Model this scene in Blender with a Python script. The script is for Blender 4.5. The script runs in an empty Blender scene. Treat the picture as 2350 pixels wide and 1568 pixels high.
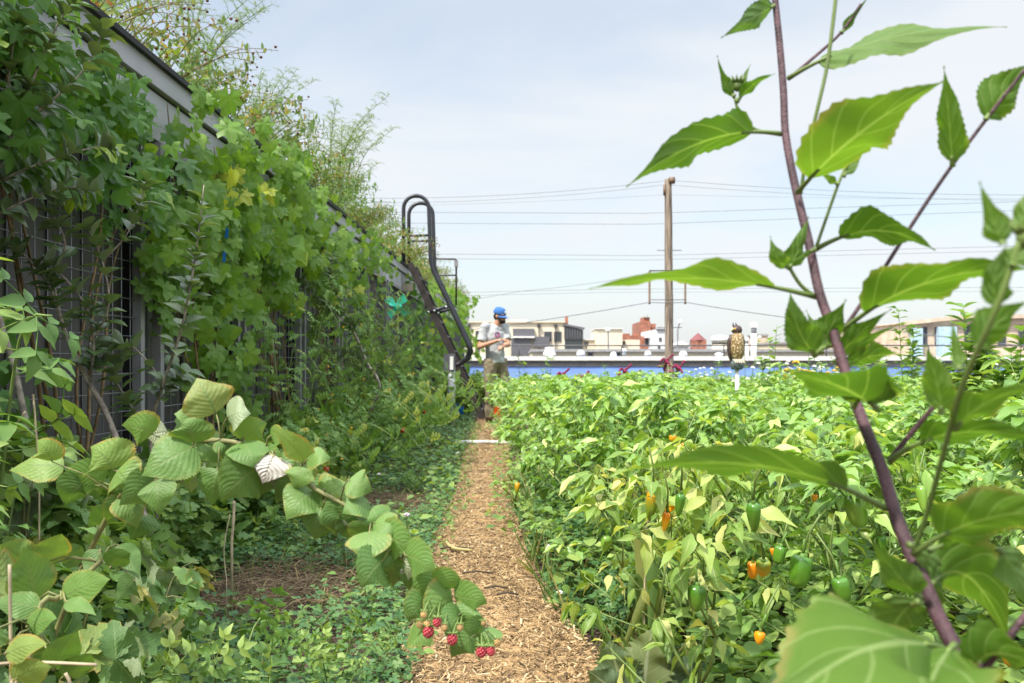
import bpy, bmesh, math, random
import numpy as np
from mathutils import Vector, Matrix

random.seed(7)
RNG = np.random.default_rng(11)
PI = math.pi
R = math.radians
scene = bpy.context.scene
COL = scene.collection

# ------------------------------------------------------------------ camera, sky, sun, exposure
FOC, CX, CY, CAMZ = 1958.0, 1200.0, 830.0, 1.0        # focal length and vanishing point in a 2350-wide picture
cam_d = bpy.data.cameras.new("camera")
cam = bpy.data.objects.new("camera", cam_d)
COL.objects.link(cam)
scene.camera = cam
cam.location = (0, 0, CAMZ)
cam.rotation_euler = (R(90), 0, 0)
cam_d.sensor_width = 36.0
cam_d.lens = 36.0 * FOC / 2350.0
cam_d.shift_x = -25.0 / 2350.0
cam_d.shift_y = 46.0 / 2350.0
cam_d.clip_start = 0.02
cam_d.clip_end = 3000
cam_d.dof.use_dof = True
cam_d.dof.focus_distance = 2.1
cam_d.dof.aperture_fstop = 8.0

SUN_EL, SUN_AZ = R(57), R(48)                          # sun from the left, a little behind the camera
sun_vec = Vector((-math.cos(SUN_EL) * math.cos(SUN_AZ), -math.cos(SUN_EL) * math.sin(SUN_AZ), math.sin(SUN_EL)))
world = bpy.data.worlds.new("World")
scene.world = world
world.use_nodes = True
nt = world.node_tree
for n in list(nt.nodes):
    nt.nodes.remove(n)


def N(tree, t, **kw):
    n = tree.nodes.new(t)
    for k, v in kw.items():
        setattr(n, k, v)
    return n


def math_node(tree, op, a, b=None, c=None, clamp=False):
    n = tree.nodes.new("ShaderNodeMath")
    n.operation = op
    n.use_clamp = clamp
    for i, v in enumerate((a, b, c)):
        if v is None:
            continue
        if isinstance(v, (int, float)):
            n.inputs[i].default_value = v
        else:
            tree.links.new(v, n.inputs[i])
    return n.outputs[0]


def mix_node(tree, fac, a, b, blend='MIX'):
    n = tree.nodes.new("ShaderNodeMix")
    n.data_type = 'RGBA'
    n.blend_type = blend
    for s, v in ((n.inputs[0], fac), (n.inputs[6], a), (n.inputs[7], b)):
        if isinstance(v, (int, float)):
            s.default_value = v
        elif isinstance(v, (tuple, list)):
            s.default_value = (*v[:3], 1)
        else:
            tree.links.new(v, s)
    return n.outputs[2]


def smooth_node(tree, v, lo, hi):
    n = tree.nodes.new("ShaderNodeMapRange")
    n.interpolation_type = 'SMOOTHSTEP'
    tree.links.new(v, n.inputs[0])
    n.inputs[1].default_value = lo
    n.inputs[2].default_value = hi
    return n.outputs[0]


sky = N(nt, "ShaderNodeTexSky", sky_type='NISHITA', sun_disc=False)
sky.sun_elevation = SUN_EL
sky.sun_rotation = math.atan2(sun_vec.x, sun_vec.y)
sky.air_density = 1.0
sky.dust_density = 2.0
tc = N(nt, "ShaderNodeTexCoord")
sep = N(nt, "ShaderNodeSeparateXYZ")
nt.links.new(tc.outputs["Generated"], sep.inputs[0])
zz = math_node(nt, 'MAXIMUM', sep.outputs[2], 0.0)
den = math_node(nt, 'ADD', zz, 0.22)
cmb = N(nt, "ShaderNodeCombineXYZ")
nt.links.new(math_node(nt, 'DIVIDE', sep.outputs[0], den), cmb.inputs[0])
nt.links.new(math_node(nt, 'DIVIDE', sep.outputs[1], den), cmb.inputs[1])
mp = N(nt, "ShaderNodeMapping")
mp.inputs["Rotation"].default_value = (0, 0, R(24))
mp.inputs["Scale"].default_value = (0.9, 1.25, 1)
mp.inputs["Location"].default_value = (3.1, 1.7, 0)
nt.links.new(cmb.outputs[0], mp.inputs[0])
cn = N(nt, "ShaderNodeTexNoise")
cn.inputs["Scale"].default_value = 1.15
cn.inputs["Detail"].default_value = 6
cn.inputs["Roughness"].default_value = 0.52
cn.inputs["Distortion"].default_value = 0.5
nt.links.new(mp.outputs[0], cn.inputs["Vector"])
cmask = smooth_node(nt, cn.outputs[0], 0.30, 0.66)
haze = math_node(nt, 'SUBTRACT', 1.0, math_node(nt, 'MULTIPLY', zz, 4.0), clamp=True)
veil = math_node(nt, 'ADD', math_node(nt, 'MULTIPLY', cmask, 0.52), 0.42, clamp=True)
veil = math_node(nt, 'MAXIMUM', veil, math_node(nt, 'MULTIPLY', haze, 0.85))
sky_gain = mix_node(nt, 1.0, sky.outputs[0], (1.5, 1.46, 1.34), 'MULTIPLY')
cloud = mix_node(nt, veil, sky_gain, (5.45, 5.65, 5.85))
zenith_fill = math_node(nt, 'MULTIPLY_ADD', smooth_node(nt, zz, .36, .8), 2.1, 1.0)      # added brightness high in the sky, above the view, to lift the shade
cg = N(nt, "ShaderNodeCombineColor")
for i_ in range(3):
    nt.links.new(zenith_fill, cg.inputs[i_])
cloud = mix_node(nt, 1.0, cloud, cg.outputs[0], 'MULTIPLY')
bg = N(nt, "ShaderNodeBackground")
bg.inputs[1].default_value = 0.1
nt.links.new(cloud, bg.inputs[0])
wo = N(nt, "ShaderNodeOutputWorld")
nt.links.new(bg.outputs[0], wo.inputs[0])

sun_d = bpy.data.lights.new("sun", 'SUN')
sun_d.energy = 3.5
sun_d.angle = R(2.0)
sun_d.color = (1.0, 0.95, 0.86)
sun = bpy.data.objects.new("sun", sun_d)
COL.objects.link(sun)
sun.rotation_euler = sun_vec.to_track_quat('Z', 'Y').to_euler()

scene.view_settings.view_transform = 'Standard'
scene.view_settings.look = 'None'
scene.view_settings.exposure = 0.73
scene.view_settings.gamma = 1.0
scene.render.engine = 'CYCLES'
scene.cycles.max_bounces = 7
scene.cycles.diffuse_bounces = 4
scene.cycles.glossy_bounces = 2
scene.cycles.transmission_bounces = 4
scene.cycles.transparent_max_bounces = 4
scene.cycles.use_denoising = True
scene.cycles.sample_clamp_indirect = 6.0
scene.cycles.caustics_reflective = False
scene.cycles.caustics_refractive = False


# ------------------------------------------------------------------ tagging
def tag(o, label=None, cat=None, group=None, kind=None):
    if label:
        o["label"] = label
    if cat:
        o["category"] = cat
    if group:
        o["group"] = group
    if kind:
        o["kind"] = kind
    return o


def empty(name, loc, label=None, cat=None, group=None, rz=0.0):
    o = bpy.data.objects.new(name, None)
    o.empty_display_size = 0.1
    COL.objects.link(o)
    o.location = loc
    o.rotation_euler = (0, 0, rz)
    return tag(o, label, cat, group)


def copy_tree(o, parent=None):
    c = o.copy()
    COL.objects.link(c)
    if parent is not None:
        c.parent = parent
    for ch in o.children:
        copy_tree(ch, c)
    return c


def px(x, y, d):
    """A point at depth d metres that the photograph shows at (x, y) of a 2350-wide picture."""
    return Vector(((x - CX) / FOC * d, d, CAMZ - (y - CY) / FOC * d))


# ------------------------------------------------------------------ mesh collecting
class Geo:
    def __init__(self):
        self.V, self.F, self.U, self.Q, self.n = [], [], [], [], 0

    def add(self, v, faces, uv=None, rnd=0.5, mi=0):
        v = np.asarray(v, float).reshape(-1, 3)
        k = len(v)
        self.V.append(v)
        self.U.append(np.zeros((k, 2)) if uv is None else np.asarray(uv, float))
        self.Q.append(np.full(k, rnd) if np.isscalar(rnd) else np.asarray(rnd, float))
        for f in faces:
            f = np.asarray(f, int)
            if f.size:
                self.F.append((f + self.n, mi))
        self.n += k

    def inst(self, tpl, M, T, rnd=None, mi=0):
        """tpl=(V, [tris, quads], UV); M (k,3,3) with columns x,y,z axes; T (k,3)."""
        V, faces, UV = tpl
        M = np.asarray(M, float).reshape(-1, 3, 3)
        T = np.asarray(T, float).reshape(-1, 3)
        k, m = len(M), len(V)
        if k == 0:
            return
        P = np.einsum('kij,mj->kmi', M, V) + T[:, None, :]
        if rnd is None:
            rnd = RNG.random(k)
        off = (np.arange(k) * m)[:, None, None]
        fs = [(f[None] + off).reshape(-1, f.shape[1]) for f in faces if len(f)]
        self.add(P.reshape(-1, 3), fs, np.tile(UV, (k, 1)), np.repeat(rnd, m), mi)

    def tube(self, pts, rad, sides=6, rnd=0.5, mi=0, cap=True):
        P = np.asarray([tuple(p) for p in pts], float)
        n = len(P)
        rad = np.full(n, rad) if np.isscalar(rad) else np.asarray(rad, float)
        t = np.gradient(P, axis=0)
        t /= np.linalg.norm(t, axis=1)[:, None] + 1e-12
        ref = np.array([0.31, 0.17, 0.93]) if abs(t[:, 2]).mean() < .8 else np.array([0.93, 0.31, 0.17])
        a = np.cross(t, ref)
        a /= np.linalg.norm(a, axis=1)[:, None] + 1e-12
        b = np.cross(t, a)
        th = np.arange(sides) / sides * 2 * PI
        ring = a[:, None, :] * np.cos(th)[None, :, None] + b[:, None, :] * np.sin(th)[None, :, None]
        V = (P[:, None, :] + ring * rad[:, None, None]).reshape(-1, 3)
        i = np.arange(n - 1)[:, None] * sides
        j = np.arange(sides)[None]
        j2 = (j + 1) % sides
        q = np.stack([i + j, i + j2, i + sides + j2, i + sides + j], -1).reshape(-1, 4)
        L = np.concatenate([[0], np.cumsum(np.linalg.norm(np.diff(P, axis=0), axis=1))])
        uv = np.stack([np.tile(th / (2 * PI), n), np.repeat(L, sides)], 1)
        fs = [q[:, ::-1]]
        if cap and sides >= 3:
            fs.append(np.arange(sides)[None])
            fs.append((np.arange(sides)[::-1] + (n - 1) * sides)[None])
        self.add(V, fs, uv, rnd, mi)

    def box(self, c, s, rz=0.0, mi=0, rnd=0.5, M=None):
        h = np.array(s, float) / 2
        V = np.array([[x, y, z] for z in (-1, 1) for y in (-1, 1) for x in (-1, 1)], float) * h
        if M is None:
            cc, ss = math.cos(rz), math.sin(rz)
            M = np.array([[cc, -ss, 0], [ss, cc, 0], [0, 0, 1]])
        V = V @ np.asarray(M, float).T + np.array(tuple(c), float)
        q = np.array([[0, 2, 3, 1], [4, 5, 7, 6], [0, 1, 5, 4], [1, 3, 7, 5], [3, 2, 6, 7], [2, 0, 4, 6]])
        self.add(V, [q], None, rnd, mi)

    def beam(self, p, q, w, h, up=(0, 0, 1), mi=0):
        p, q = Vector(p), Vector(q)
        y = (q - p).normalized()
        x = y.cross(Vector(up)).normalized()
        z = x.cross(y)
        M = np.array([[x[i], y[i], z[i]] for i in range(3)])
        self.box((p + q) / 2, (w, (q - p).length, h), mi=mi, M=M)

    def lathe(self, prof, c=(0, 0, 0), seg=20, mi=0, rnd=0.5, squash=None, M=None):
        """prof: list of (radius, z)."""
        prof = np.asarray(prof, float)
        th = np.arange(seg) / seg * 2 * PI
        rr = np.ones(seg) if squash is None else squash(th)
        V = np.stack([prof[:, 0][:, None] * np.cos(th) * rr, prof[:, 0][:, None] * np.sin(th) * rr,
                      np.repeat(prof[:, 1][:, None], seg, 1)], -1).reshape(-1, 3)
        if M is not None:
            V = V @ np.asarray(M, float).T
        V = V + np.array(tuple(c), float)
        n = len(prof)
        i = np.arange(n - 1)[:, None] * seg
        j = np.arange(seg)[None]
        j2 = (j + 1) % seg
        q = np.stack([i + j, i + j2, i + seg + j2, i + seg + j], -1).reshape(-1, 4)
        uv = np.stack([np.tile(th / (2 * PI), n), np.repeat(np.linspace(0, 1, n), seg)], 1)
        self.add(V, [q, np.arange(seg)[::-1][None], (np.arange(seg) + (n - 1) * seg)[None]], uv, rnd, mi)

    def ellipsoid(self, c, r, seg=12, rings=8, mi=0, M=None):
        pr = [(max(math.sin(a), 1e-3), -math.cos(a)) for a in np.linspace(0.02, PI - 0.02, rings)]
        S = np.diag(r) if M is None else np.asarray(M, float) @ np.diag(r)
        self.lathe(pr, c, seg, mi, M=S)

    def capsule(self, p, q, r0, r1, mi=0, seg=12):
        p, q = np.array(tuple(p), float), np.array(tuple(q), float)
        d = q - p
        L = np.linalg.norm(d)
        d = d / L
        pts, rad = [], []
        for a in np.linspace(PI / 2 * .97, 0, 5):
            pts.append(p - d * r0 * math.sin(a)); rad.append(r0 * math.cos(a))
        for a in np.linspace(0, PI / 2 * .97, 5):
            pts.append(q + d * r1 * math.sin(a)); rad.append(r1 * math.cos(a))
        self.tube(pts, rad, seg, mi=mi)

    def build(self, name, mats, parent=None, smooth=True):
        me = bpy.data.meshes.new(name)
        if self.n:
            V = np.concatenate(self.V)
            U = np.concatenate(self.U)
            Q = np.concatenate(self.Q)
            me.vertices.add(len(V))
            me.vertices.foreach_set("co", V.astype(np.float32).ravel())
            lv = np.concatenate([f.ravel() for f, _ in self.F])
            lt = np.concatenate([np.full(len(f), f.shape[1]) for f, _ in self.F])
            mi = np.concatenate([np.full(len(f), m) for f, m in self.F])
            ls = np.concatenate([[0], np.cumsum(lt)[:-1]])
            me.loops.add(len(lv))
            me.loops.foreach_set("vertex_index", lv.astype(np.int32))
            me.polygons.add(len(lt))
            me.polygons.foreach_set("loop_start", ls.astype(np.int32))
            me.polygons.foreach_set("loop_total", lt.astype(np.int32))
            me.polygons.foreach_set("material_index", mi.astype(np.int32))
            me.polygons.foreach_set("use_smooth", np.full(len(lt), smooth))
            me.update(calc_edges=True)
            ul = me.uv_layers.new(name="UVMap")
            ul.data.foreach_set("uv", U[lv].astype(np.float32).ravel())
            at = me.attributes.new("rnd", 'FLOAT', 'POINT')
            at.data.foreach_set("value", Q.astype(np.float32))
        if not isinstance(mats, (list, tuple)):
            mats = [mats]
        for m in mats:
            me.materials.append(m)
        o = bpy.data.objects.new(name, me)
        COL.objects.link(o)
        if parent is not None:
            o.parent = parent
        return o


def frames(axis, up, scale=1.0, width=None):
    """Matrices whose y column runs along axis, z column close to up."""
    a = np.asarray(axis, float).reshape(-1, 3)
    a = a / (np.linalg.norm(a, axis=1)[:, None] + 1e-9)
    u = np.broadcast_to(np.asarray(up, float).reshape(-1, 3), a.shape)
    x = np.cross(a, u)
    x /= np.linalg.norm(x, axis=1)[:, None] + 1e-9
    z = np.cross(x, a)
    s = np.broadcast_to(np.asarray(scale, float).reshape(-1), (len(a),))
    w = s if width is None else s * np.broadcast_to(np.asarray(width, float).reshape(-1), (len(a),))
    return np.stack([x * w[:, None], a * s[:, None], z * s[:, None]], -1)


# ------------------------------------------------------------------ leaf templates (unit length along +y)
def blade_tpl(prof, nu=1, curl=0.25, fold=0.25, wave=0.0, tooth=0.0, stalk=0.0):
    """prof: half widths along the length."""
    n = len(prof)
    v = np.linspace(0, 1, n)
    u = np.linspace(-1, 1, 2 * nu + 1)
    V, UV = [], []
    for i in range(n):
        for a in u:
            w = prof[i]
            if tooth and abs(a) > .99:
                w *= 1 + tooth * (1 if i % 2 else -1)
            z = -curl * v[i] ** 2 + fold * abs(a) * w + wave * math.sin(v[i] * 9 + a * 1.7) * abs(a) * w
            V.append((a * w, stalk + v[i] * (1 - stalk), z))
            UV.append((a * .5 + .5, v[i]))
    m = 2 * nu + 1
    q = [[i * m + j, i * m + j + 1, (i + 1) * m + j + 1, (i + 1) * m + j] for i in range(n - 1) for j in range(m - 1)]
    return np.array(V), [np.array(q)], np.array(UV)


def palmate_tpl(lobes, teeth=0.05, n=30, cup=0.12, droop=0.18, span=165):
    """lobes: (angle deg, radius, sharpness); the stalk meets at the origin, tip towards +y."""
    th = np.radians(np.linspace(-span, span, n))
    r = np.full(n, 0.0)
    for a, rad, s in lobes:
        d = np.degrees(th) - a
        r = np.maximum(r, rad * np.exp(-(d / s) ** 2) + 0.0)
    r = np.maximum(r, 0.5)
    r = r * (1 + teeth * np.where(np.arange(n) % 2, 1, -1))
    V, UV = [(0, 0, 0)], [(0.5, 0)]
    for f in (0.5, 1.0):
        for a, q in zip(th, r):
            x, y = f * q * math.sin(a), f * q * math.cos(a)
            z = cup * abs(math.sin(a * 2.6)) * f - droop * (f * q) ** 2
            V.append((x, y + .0, z))
            UV.append((a / (2 * PI) + .5, f * q))
    tri = [[0, 2 + i, 1 + i] for i in range(n - 1)]
    qd = [[1 + i, 2 + i, 1 + n + i + 1, 1 + n + i] for i in range(n - 1)]
    return np.array(V, float), [np.array(tri), np.array(qd)], np.array(UV, float)


def join_tpl(parts):
    """parts: list of (tpl, M, T)."""
    g = Geo()
    for t, M, T in parts:
        g.inst(t, [M], [T], rnd=np.array([.5]))
    V = np.concatenate(g.V); UV = np.concatenate(g.U)
    tri = [f for f, _ in g.F if f.shape[1] == 3]
    qd = [f for f, _ in g.F if f.shape[1] == 4]
    return V, [np.concatenate(tri) if tri else np.zeros((0, 3), int), np.concatenate(qd) if qd else np.zeros((0, 4), int)], UV


def rot2(axis_y, up=(0, 0, 1), s=1.0, w=None):
    return frames([axis_y], [up], s, w)[0]


PEP = blade_tpl([.02, .12, .20, .195, .13, .06, .004], 1, .26, .4, .35)
PEP_LOW = blade_tpl([.02, .2, .17, .005], 1, .28, .35)
OVAL = blade_tpl([.03, .24, .33, .31, .19, .01], 1, .2, .4)          # apple
ROUND = blade_tpl([.10, .40, .46, .36, .02], 1, .1, .15)
SMALL = blade_tpl([.03, .3, .24, .01], 1, .2, .2)
TOOTHED = blade_tpl([.03, .26, .30, .38, .33, .37, .26, .28, .15, .14, .01], 1, .28, .3, .2, .07)  # raspberry leaflet, medium
GRAPE = palmate_tpl([(0, 1.0, 42), (54, .86, 36), (-54, .86, 36), (112, .78, 40), (-112, .78, 40), (158, .66, 26), (-158, .66, 26)], .055, 36, .10, .25)
GRAPE_SHARP = palmate_tpl([(0, 1.05, 30), (50, .92, 26), (-50, .92, 26), (104, .75, 28), (-104, .75, 28)], .05, 32, .12, .22, 145)
GRAPE_LOW = palmate_tpl([(0, 1.0, 42), (55, .85, 34), (-55, .85, 34), (115, .75, 36), (-115, .75, 36)], .08, 18, .10, .22)


def pinnate_tpl(leaflet, n_pairs=3, w=.55, ls=.36, droop=.25, tip=.42):
    parts = []
    for i in range(n_pairs):
        y = .25 + .5 * i / max(1, n_pairs - 1)
        for s in (-1, 1):
            d = (s * 1.0, .45, -.15)
            parts.append((leaflet, rot2(d, (0, 0, 1), ls * (1 - .12 * i)), (0, y, -droop * y * y)))
    parts.append((leaflet, rot2((0, 1, -.5), (0, 0, 1), tip), (0, .78, -droop * .6)))
    g = Geo()
    g.tube([(0, 0, 0), (0, .4, -droop * .16), (0, .8, -droop * .64)], [.02, .015, .01], 3, cap=False)
    st = (np.concatenate(g.V), [np.zeros((0, 3), int), g.F[0][0]], np.concatenate(g.U) * 0 + .5)
    parts.append((st, np.eye(3), (0, 0, 0)))
    return join_tpl(parts)


LOBED = blade_tpl([.04, .34, .22, .36, .18, .2, .02], 1, .25, .2)
TOMATO = pinnate_tpl(LOBED, 3)
ELDER = pinnate_tpl(blade_tpl([.03, .2, .27, .22, .18, .10, .01], 1, .25, .25, .1, .08), 2, ls=.5, tip=.5)
CLOVER = join_tpl([(blade_tpl([.05, .45, .5, .3], 1, .05, .2), rot2((math.sin(a), math.cos(a), .12), s=.5), (0, 0, 0)) for a in (0, 2.1, 4.2)])
RASP3 = join_tpl([(TOOTHED, rot2((0, 1, -.2), s=.62), (0, .42, 0)), (TOOTHED, rot2((1, .35, -.2), s=.5), (0, .40, 0)),
                  (TOOTHED, rot2((-1, .35, -.2), s=.5), (0, .40, 0))])
GRASS = blade_tpl([.02, .022, .02, .012, .001], 1, .35, .3)

# ------------------------------------------------------------------ materials
MATS = {}


def base_mat(name):
    m = bpy.data.materials.new(name)
    m.use_nodes = True
    t = m.node_tree
    p = t.nodes["Principled BSDF"]
    return m, t, p


def solid(name, col, rough=.6, metal=0.0, spec=.4, vary=.12, scale=6.0, bump=0.0, bscale=40.0, stretch=None):
    m, t, p = base_mat(name)
    tcn = N(t, "ShaderNodeTexCoord")
    vec = tcn.outputs["Object"]
    if stretch:
        mpn = N(t, "ShaderNodeMapping")
        mpn.inputs["Scale"].default_value = stretch
        t.links.new(vec, mpn.inputs[0])
        vec = mpn.outputs[0]
    nz = N(t, "ShaderNodeTexNoise")
    nz.inputs["Scale"].default_value = scale
    nz.inputs["Detail"].default_value = 5
    t.links.new(vec, nz.inputs["Vector"])
    lo = tuple(c * (1 - vary * 1.6) for c in col)
    hi = tuple(min(1, c * (1 + vary)) for c in col)
    t.links.new(mix_node(t, smooth_node(t, nz.outputs[0], .3, .7), lo, hi), p.inputs["Base Color"])
    p.inputs["Roughness"].default_value = rough
    p.inputs["Metallic"].default_value = metal
    p.inputs["Specular IOR Level"].default_value = spec
    if bump:
        nb = N(t, "ShaderNodeTexNoise")
        nb.inputs["Scale"].default_value = bscale
        nb.inputs["Detail"].default_value = 4
        t.links.new(vec, nb.inputs["Vector"])
        bn = N(t, "ShaderNodeBump")
        bn.inputs["Strength"].default_value = bump
        bn.inputs["Distance"].default_value = .01
        t.links.new(nb.outputs[0], bn.inputs["Height"])
        t.links.new(bn.outputs[0], p.inputs["Normal"])
    MATS[name] = m
    return m


def leaf_mat(name, stops, trans=.35, tcol=None, rough=.42, spec=.35, under=None, vein=None, nvein=7.0, slant=1.6, pleat=0.0, edge=None, mid=.05, polar=False, mottle=.18):
    """stops: colours over the per-leaf random value. under: colour of the lower face. vein: colour of midrib and side veins."""
    m, t, p = base_mat(name)
    at = N(t, "ShaderNodeAttribute", attribute_name="rnd")
    oi = N(t, "ShaderNodeObjectInfo")
    rv = math_node(t, 'FRACT', math_node(t, 'ADD', at.outputs["Fac"], math_node(t, 'MULTIPLY', oi.outputs["Random"], .0)))
    cr = N(t, "ShaderNodeValToRGB")
    el = cr.color_ramp.elements
    while len(el) < len(stops):
        el.new(.5)
    for e, (pos, c) in zip(el, stops):
        e.position = pos
        e.color = (*c, 1)
    t.links.new(rv, cr.inputs[0])
    col = cr.outputs[0]
    tcn = N(t, "ShaderNodeTexCoord")
    nz = N(t, "ShaderNodeTexNoise")
    nz.inputs["Scale"].default_value = 30
    nz.inputs["Detail"].default_value = 3
    t.links.new(tcn.outputs["Object"], nz.inputs["Vector"])
    k = math_node(t, 'MULTIPLY_ADD', nz.outputs[0], mottle * 2, 1 - mottle)
    kc = N(t, "ShaderNodeCombineColor")
    for i in range(3):
        t.links.new(k, kc.inputs[i])
    col = mix_node(t, 1.0, col, kc.outputs[0], 'MULTIPLY')
    if vein or pleat or edge:
        uvn = N(t, "ShaderNodeUVMap", uv_map="UVMap")
        sx = N(t, "ShaderNodeSeparateXYZ")
        t.links.new(uvn.outputs[0], sx.inputs[0])
        au = math_node(t, 'ABSOLUTE', math_node(t, 'MULTIPLY_ADD', sx.outputs[0], 2.0, -1.0))
        if polar:
            f = math_node(t, 'FRACT', math_node(t, 'MULTIPLY', sx.outputs[0], 7.0))
            tri = math_node(t, 'MULTIPLY', math_node(t, 'ABSOLUTE', math_node(t, 'SUBTRACT', f, .5)), 2.0)
            vm = smooth_node(t, math_node(t, 'SUBTRACT', 1.0, tri), .90, 1.0)
            midm = vm
        else:
            f = math_node(t, 'FRACT', math_node(t, 'SUBTRACT', math_node(t, 'MULTIPLY', sx.outputs[1], nvein), math_node(t, 'MULTIPLY', au, slant)))
            tri = math_node(t, 'MULTIPLY', math_node(t, 'ABSOLUTE', math_node(t, 'SUBTRACT', f, .5)), 2.0)
            vm = smooth_node(t, tri, .84, 1.0)
            midm = smooth_node(t, math_node(t, 'SUBTRACT', 1.0, au), 1 - mid * 2, 1 - mid * .6)
        if edge:
            em = math_node(t, 'MULTIPLY', smooth_node(t, au, .72, 1.0), smooth_node(t, rv, .35, .8))
            em = math_node(t, 'MULTIPLY', em, smooth_node(t, nz.outputs[0], .35, .65))
            col = mix_node(t, em, col, edge)
        if vein:
            col = mix_node(t, math_node(t, 'MULTIPLY', vm, .55 if name.startswith('sun') else .35), col, vein)
            col = mix_node(t, math_node(t, 'MULTIPLY', midm, .8), col, vein)
        if pleat:
            bn = N(t, "ShaderNodeBump")
            bn.inputs["Strength"].default_value = pleat
            bn.inputs["Distance"].default_value = .004
            hh = math_node(t, 'SUBTRACT', math_node(t, 'POWER', math_node(t, 'SUBTRACT', 1.0, tri), .6), math_node(t, 'MULTIPLY', midm, .8))
            nf = N(t, "ShaderNodeTexNoise")
            nf.inputs["Scale"].default_value = 220
            t.links.new(tcn.outputs["Object"], nf.inputs["Vector"])
            hh = math_node(t, 'MULTIPLY_ADD', nf.outputs[0], .35, hh)
            vq = N(t, "ShaderNodeTexVoronoi")
            vq.inputs["Scale"].default_value = 190
            t.links.new(tcn.outputs["Object"], vq.inputs["Vector"])
            hh = math_node(t, 'MULTIPLY_ADD', vq.outputs["Distance"], -.9 if name.startswith("rasp") else -.12, hh)
            t.links.new(hh, bn.inputs["Height"])
            t.links.new(bn.outputs[0], p.inputs["Normal"])
    top = col
    if under:
        ge = N(t, "ShaderNodeNewGeometry")
        uc = mix_node(t, .75, col, under)
        col = mix_node(t, ge.outputs["Backfacing"], col, uc)
    t.links.new(col, p.inputs["Base Color"])
    p.inputs["Roughness"].default_value = rough
    p.inputs["Specular IOR Level"].default_value = spec
    tr = N(t, "ShaderNodeBsdfTranslucent")
    tcm = mix_node(t, 1.0, top, tcol or (1.5, 1.45, .55), 'MULTIPLY')
    t.links.new(tcm, tr.inputs[0])
    ms = N(t, "ShaderNodeMixShader")
    ms.inputs[0].default_value = trans
    t.links.new(p.outputs[0], ms.inputs[1])
    t.links.new(tr.outputs[0], ms.inputs[2])
    t.links.new(ms.outputs[0], t.nodes["Material Output"].inputs[0])
    MATS[name] = m
    return m


G_PEP = leaf_mat("pepper_leaf", [(0, (0.132, 0.258, 0.050)), (.45, (0.199, 0.354, 0.080)), (.8, (0.288, 0.458, 0.112)), (.93, (0.427, 0.560, 0.159)), (1, (0.678, 0.678, 0.262))], .36, rough=.34, spec=.45, vein=(.24, .36, .10), nvein=6, mid=.05)
G_PEPY = leaf_mat("pepper_leaf_fading", [(0, (0.132, 0.242, 0.044)), (.45, (0.220, 0.352, 0.066)), (.75, (0.352, 0.451, 0.110)), (1, (0.572, 0.550, 0.220))], .38, rough=.45, vein=(.4, .46, .18), nvein=6, mid=.05)
G_STEM = solid("green_stem", (.15, .22, .055), .5, vary=.2)
G_RASP = leaf_mat("raspberry_leaf", [(0, (0.077, 0.161, 0.039)), (.55, (0.140, 0.259, 0.063)), (.85, (0.217, 0.329, 0.084)), (.95, (.25, .29, .085)), (1, (.36, .29, .085))], .30, rough=.5, spec=.4, under=(.34, .40, .26), vein=(.17, .26, .08), nvein=8, slant=3.6, pleat=.2, edge=(.42, .28, .07), mid=.04)
G_GRAPE = leaf_mat("grape_leaf", [(0, (0.061, 0.147, 0.035)), (.5, (0.103, 0.233, 0.047)), (.85, (0.190, 0.362, 0.058)), (1, (0.345, 0.466, 0.078))], .42, tcol=(2.0, 1.9, .45), rough=.42, under=(.16, .24, .08), vein=(.15, .24, .06), polar=True)
G_GRAPEY = leaf_mat("grape_leaf_pale", [(0, (0.108, 0.229, 0.038)), (.4, (0.165, 0.308, 0.051)), (.8, (0.272, 0.415, 0.060)), (1, (0.486, 0.529, 0.085))], .45, tcol=(1.7, 1.6, .5), rough=.42, under=(.2, .28, .09), vein=(.25, .33, .09), polar=True)
G_APPLE = leaf_mat("apple_leaf", [(0, (0.070, 0.133, 0.042)), (.6, (0.105, 0.182, 0.059)), (1, (0.168, 0.238, 0.084))], .25, rough=.36, spec=.5, under=(.26, .30, .2), vein=(.16, .22, .1), mid=.05)
G_TOM = leaf_mat("tomato_leaf", [(0, (0.114, 0.218, 0.052)), (.5, (0.177, 0.312, 0.075)), (.88, (0.250, 0.385, 0.104)), (1, (0.499, 0.520, 0.125))], .32, rough=.55)
G_CLOV = leaf_mat("clover_leaf", [(0, (0.060, 0.150, 0.053)), (.6, (0.098, 0.210, 0.068)), (1, (0.165, 0.270, 0.075))], .3, rough=.5)
G_WEED = leaf_mat("weed_leaf", [(0, (0.097, 0.193, 0.047)), (.5, (0.166, 0.290, 0.070)), (1, (0.304, 0.414, 0.109))], .35, rough=.5)
G_GRASS = leaf_mat("grass_blade", [(0, (0.084, 0.156, 0.036)), (.6, (0.144, 0.228, 0.060)), (.9, (0.360, 0.324, 0.120)), (1, (0.480, 0.396, 0.192))], .3, rough=.5)
G_FERN = leaf_mat("fern_needle", [(0, (.14, .23, .06)), (.5, (.21, .30, .09)), (.85, (.30, .37, .12)), (1, (.42, .36, .12))], .42, rough=.6)
G_ROOF = leaf_mat("roof_herb_leaf", [(0, (.10, .19, .045)), (.5, (.19, .28, .065)), (.8, (.32, .34, .10)), (.94, (.42, .31, .10)), (1, (.34, .13, .045))], .4, rough=.6)
G_SUNF = leaf_mat("sunflower_leaf", [(0, (0.077, 0.165, 0.022)), (.6, (0.105, 0.209, 0.029)), (1, (0.143, 0.253, 0.039))], .45, tcol=(1.2, 1.3, .4), rough=.55, spec=.3, under=(.15, .25, .07), vein=(.30, .42, .15), nvein=5, slant=1.6, pleat=.35, mid=.035, mottle=.16, edge=(.30, .27, .09))
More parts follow.
